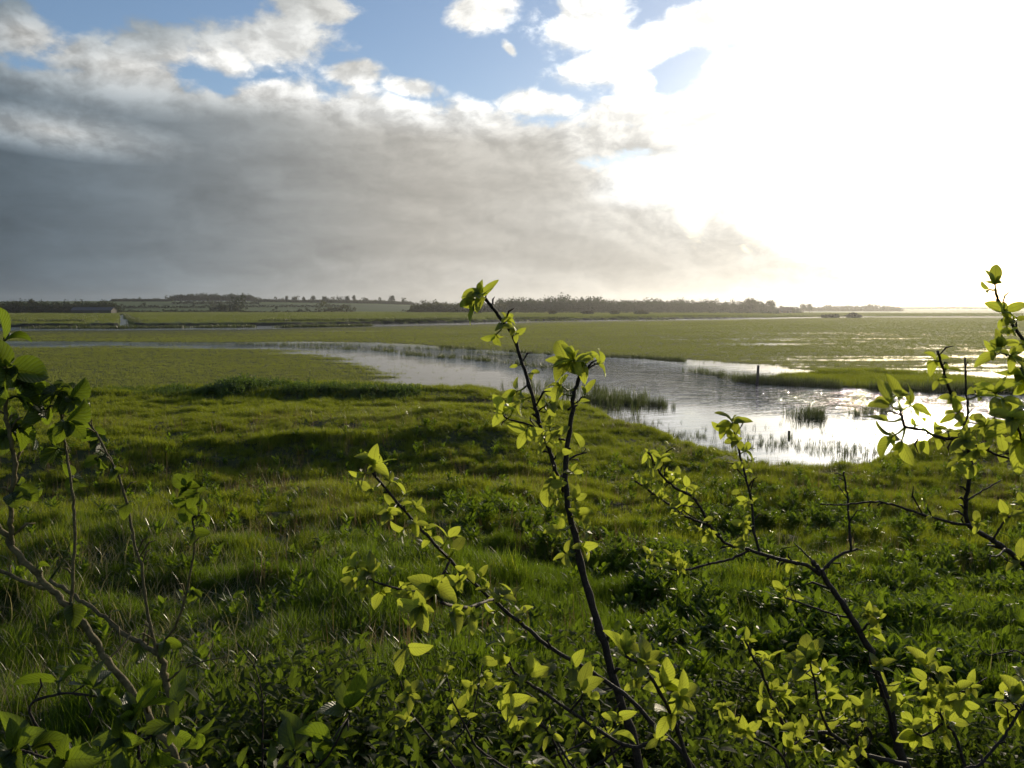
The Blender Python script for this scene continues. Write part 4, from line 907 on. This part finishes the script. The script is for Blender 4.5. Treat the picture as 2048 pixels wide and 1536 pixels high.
# low shoot at the bottom right
h = Shrub('low leafy shoot at the bottom right, right of the branching sapling trunk', 1.75, 104, M_PLUM, M_BARK, .58)
h.stem([(1950, 1640), (1927, 1523), (1909, 1469), (1887, 1441), (1870, 1400), (1862, 1345)], 8, 4)
h.stem([(1890, 1445), (1850, 1470), (1830, 1465)], 5, 3, (0, -.05), False); h.stem([(1872, 1402), (1910, 1390), (1940, 1378)], 4, 3, (0, -.06), False)
h.leaves([(1852, 1325, 4, 52, -.1), (1880, 1345, 5, 44), (1852, 1362, 3, 42, .6), (1885, 1375, 5, 46), (1915, 1380, 5, 44), (1942, 1375, 4, 50, .2), (1862, 1408, 6, 42), (1895, 1405, 6, 46), (1930, 1410, 4, 54, .8), (1875, 1440, 5, 44), (1905, 1440, 4, 40), (1835, 1468, 5, 50, .6), (1850, 1440, 5, 42), (1890, 1470, 4, 42), (1820, 1440, 4, 40)])

g = Shrub('crooked sapling at the right edge, its upper leaves dark against the bright water', 1.35, 105, M_PLUM, M_BARK, .55)
g.stem([(2420, 1500), (2250, 1290), (2120, 1180), (2048, 1128), (2005, 1094), (1966, 1068), (1936, 1048), (1932, 1004), (1941, 939), (1936, 892), (1923, 836), (1902, 789), (1885, 733), (1876, 703)], 15, 4, (.2, 0))
g.stem([(1932, 890), (1919, 879), (1876, 875), (1846, 860), (1812, 854), (1803, 832), (1799, 819)], 7, 4, (0, -.06), False)
g.stem([(1928, 850), (1936, 828), (1932, 780), (1930, 716)], 4, 3, (0, .03), False)
g.stem([(1940, 1050), (1905, 1046), (1876, 1038), (1846, 1030), (1782, 1008), (1743, 1004), (1683, 1010), (1640, 1008)], 5.5, 2.5, (0, -.05), False)
g.stem([(1934, 1000), (1960, 985), (2001, 961)], 4, 2, (0, .04), False)
g.stem([(1985, 1080), (2009, 1043), (2035, 1021), (2070, 1005)], 4, 3, (0, -.03), False)
g.stem([(1938, 888), (1975, 901), (2005, 914), (2048, 920), (2090, 930)], 5, 3, (0, -.06), False)
g.stem([(1975, 901), (1986, 860), (1992, 805)], 5, 3.5, (-.03, -.06), False)
g.stem([(2010, 1098), (1995, 1112), (1975, 1110)], 4, 2, (0, -.05), False)
g.stem([(2048, 920), (2045, 890), (2035, 850)], 5, 3.5, (-.04, -.12), False)
g.leaves([(1772, 804, 4, 74, .1), (1798, 790, 4, 60, -.2), (1832, 806, 4, 64, .4), (1762, 845, 2, 56, .1), (1775, 880, 3, 62, .4), (1800, 895, 3, 66, .8), (1842, 885, 2, 72, .9), (1852, 838, 2, 40, -.2), (1830, 850, 4, 44), (1866, 722, 4, 42), (1892, 738, 3, 36, -.1), (1905, 800, 5, 42), (1915, 826, 5, 40), (1990, 778, 6, 60, -.1),
          (1962, 790, 5, 54, .4), (2010, 795, 4, 56), (1930, 880, 7, 52), (1952, 900, 4, 62, .8), (1945, 930, 3, 54, .8), (1908, 928, 3, 42, .7), (1895, 858, 5, 42), (1962, 850, 5, 48), (1985, 850, 5, 44), (2008, 902, 2, 44, .2), (2030, 850, 6, 72, .4), (2045, 880, 6, 70, .6), (2020, 830, 5, 60), (1865, 1034, 3, 30), (1958, 1044, 5, 32),
          (2015, 1030, 4, 44), (2048, 1010, 4, 50), (1925, 905, 5, 46, .7), (2040, 1120, 3, 50), (1880, 872, 4, 40, .6), (1935, 868, 5, 44)])
g.auto(0, .62, .98, .07, 2, 3, 28, 40)

q = Shrub('tall thin sapling cut by the right edge, its tip highest against the sunlit sky', 1.5, 106, M_PLUM, M_BARK, .5)
q.stem([(2380, 1500), (2260, 1100), (2160, 850), (2095, 745), (2048, 682), (2015, 632), (1998, 602), (1990, 580)], 11, 4, (.1, 0))
q.stem([(2095, 745), (2050, 722), (2020, 712), (2000, 704)], 5, 3, (0, -.05), False)
q.leaves([(1990, 566, 5, 52, -.2), (1972, 578, 2, 30), (2012, 620, 4, 42), (2030, 638, 4, 44), (1998, 640, 2, 36, .6), (2000, 694, 6, 58, 0), (1985, 708, 3, 52, .3), (2022, 712, 5, 52), (2042, 740, 6, 60), (2040, 690, 4, 40), (2048, 770, 5, 66, .5), (2025, 660, 3, 40)])
k_ = Shrub('leafy spray entering at the bottom right corner', 1.2, 107, M_PLUM, M_BARK, .7)
k_.stem([(1900, 1640), (1964, 1526), (2010, 1470), (2035, 1430), (2060, 1390)], 7, 4)
k_.stem([(2040, 1425), (2025, 1405), (2010, 1395)], 4, 3, (0, -.03), False)
k_.stem([(2130, 1400), (2048, 1310), (2010, 1305), (1975, 1310), (1955, 1290)], 4, 2, (.3, .3), False)
k_.leaves([(2010, 1390, 4, 60, .2), (2035, 1385, 5, 60), (2020, 1430, 4, 56, .8), (2048, 1420, 5, 60, .5), (2055, 1360, 4, 50), (2040, 1350, 2, 36)])

# left: shrub with broad toothed leaves
a = Shrub('thick olive-barked shrub at the left edge with broad toothed leaves on its tallest shoot', 1.12, 111, M_HAZEL, M_BARK2, .80, .55, 'hazel_shrub', 'shrub', None)
a.stem([(440, 1640), (375, 1545), (330, 1480), (280, 1405), (215, 1318), (165, 1245), (120, 1195), (75, 1150), (20, 1085), (-30, 1010), (-60, 960)], 14, 10, (0, 0))
a.stem([(22, 1092), (22, 1040), (25, 985), (30, 930), (22, 880), (12, 830), (6, 760), (0, 700)], 9, 6, (0, -.03), False)
a.stem([(142, 1215), (146, 1150), (150, 1060), (145, 990), (134, 920), (126, 860), (122, 800)], 6, 4, (0, .02), False)
a.stem([(100, 1178), (60, 1168), (0, 1142), (-40, 1130)], 7, 6, (.02, .05), False)
a.stem([(215, 1320), (250, 1285), (262, 1262)], 4, 3, (0, .05), False)
a.leaves([(12, 672, 2, 86, .3), (18, 735, 4, 78), (45, 750, 4, 80, .7), (10, 775, 3, 70), (40, 790, 3, 62, .9), (22, 850, 3, 84, .9), (45, 850, 3, 80, .9), (8, 870, 3, 60), (40, 972, 4, 64, .9), (25, 985, 2, 60), (52, 985, 2, 54, .8), (105, 765, 5, 66, .7), (130, 782, 4, 66, .9), (90, 812, 4, 62, .9), (140, 842, 4, 62, .9), (152, 800, 3, 62, .6),
          (118, 850, 3, 56, .8), (108, 895, 2, 56, .9), (150, 952, 3, 44, .8), (158, 1085, 2, 30), (148, 1208, 1, 76, .9), (80, 1128, 2, 46, .2), (235, 1212, 2, 26)])
b = Shrub('slimmer olive-barked shrub with two thin upright shoots, right of the thick left one', 1.25, 112, M_HAZEL, M_BARK2, .74, .55, 'hazel_shrub', 'shrub', None)
b.stem([(395, 1640), (366, 1530), (345, 1440), (335, 1380), (325, 1325), (310, 1292)], 15, 11, (0, 0))
b.stem([(318, 1306), (285, 1288), (250, 1268), (200, 1228), (150, 1192), (100, 1160)], 9, 7, (0, .12), False)
b.stem([(312, 1300), (298, 1240), (290, 1190), (283, 1130), (270, 1090), (255, 1010), (235, 945), (205, 890), (185, 855), (150, 805)], 6, 3.5, (0, .05), False)
b.stem([(316, 1300), (345, 1262), (365, 1215), (380, 1150), (388, 1100), (388, 1060), (382, 1010), (378, 985)], 5, 3, (0, -.03), False)
b.stem([(335, 1362), (370, 1336), (410, 1322), (452, 1314)], 4.5, 2, (0, -.04), False)
b.leaves([(180, 862, 4, 44, .7), (196, 878, 3, 44, .9), (192, 918, 3, 40, .9), (226, 938, 2, 36, .8), (258, 1004, 1, 40, .8), (372, 972, 5, 50, .7), (404, 1028, 4, 44, .7), (372, 1008, 3, 44, .9), (398, 985, 3, 44, .5), (386, 1060, 2, 34), (388, 1180, 3, 28, .9), (288, 1276, 3, 56, .9), (330, 1282, 2, 48, .8), (160, 815, 3, 46, .8),
          (145, 1080, 2, 26), (350, 1470, 2, 60, .8), (375, 1500, 2, 50, .8), (395, 1185, 2, 26)])
# near sprays at the bottom left
e = Shrub('big-leaved shade-dimmed spray closest to the camera in the bottom left corner', .82, 113, M_PLUM_DIM, M_BARK, .52, .3, 'leafy_spray', 'sapling', None)
e.stem([(300, 1700), (285, 1560), (275, 1490), (268, 1462)], 8, 5)
e.stem([(285, 1560), (170, 1560), (60, 1425), (120, 1388), (195, 1392)], 6, 4, (0, 0), False)
e.stem([(275, 1490), (330, 1450), (350, 1440)], 5, 4, (0, .03), False)
e.stem([(200, 1570), (120, 1530), (60, 1505), (20, 1500)], 6, 4, (0, -.04), False)
e.leaves([(118, 1352, 2, 92, .2), (185, 1372, 5, 74, .1), (215, 1395, 4, 62), (262, 1436, 5, 108, .1), (285, 1400, 4, 96, -.1), (350, 1450, 4, 84, .3), (225, 1480, 5, 112, .5), (318, 1500, 2, 150, .7), (60, 1490, 4, 118, .5), (25, 1500, 4, 124, .4), (130, 1520, 4, 100, .5), (345, 1400, 3, 80, 0), (245, 1530, 4, 96, .5), (400, 1470, 4, 70, .5)])
e2 = Shrub('small shade-dimmed sprig with a bare thin tip, between the left shrubs and the bottom middle', .95, 114, M_PLUM_DIM, M_BARK, .5, .3, 'leafy_spray', 'sapling', None)
e2.stem([(540, 1700), (526, 1560), (525, 1450), (523, 1385), (508, 1332), (473, 1285)], 4, 1.8)
e2.stem([(528, 1580), (580, 1520), (605, 1490)], 4, 3, (0, 0), False); e2.stem([(530, 1600), (640, 1530), (690, 1450), (700, 1425)], 4, 3, (0, -.12), False)
e2.leaves([(558, 1478, 4, 62, .3), (605, 1462, 2, 78, -.1), (590, 1505, 4, 92, .5), (545, 1500, 3, 60), (510, 1335, 1, 26), (690, 1420, 3, 120, .2), (660, 1480, 4, 110, .5), (640, 1520, 3, 70), (535, 1400, 1, 24)])
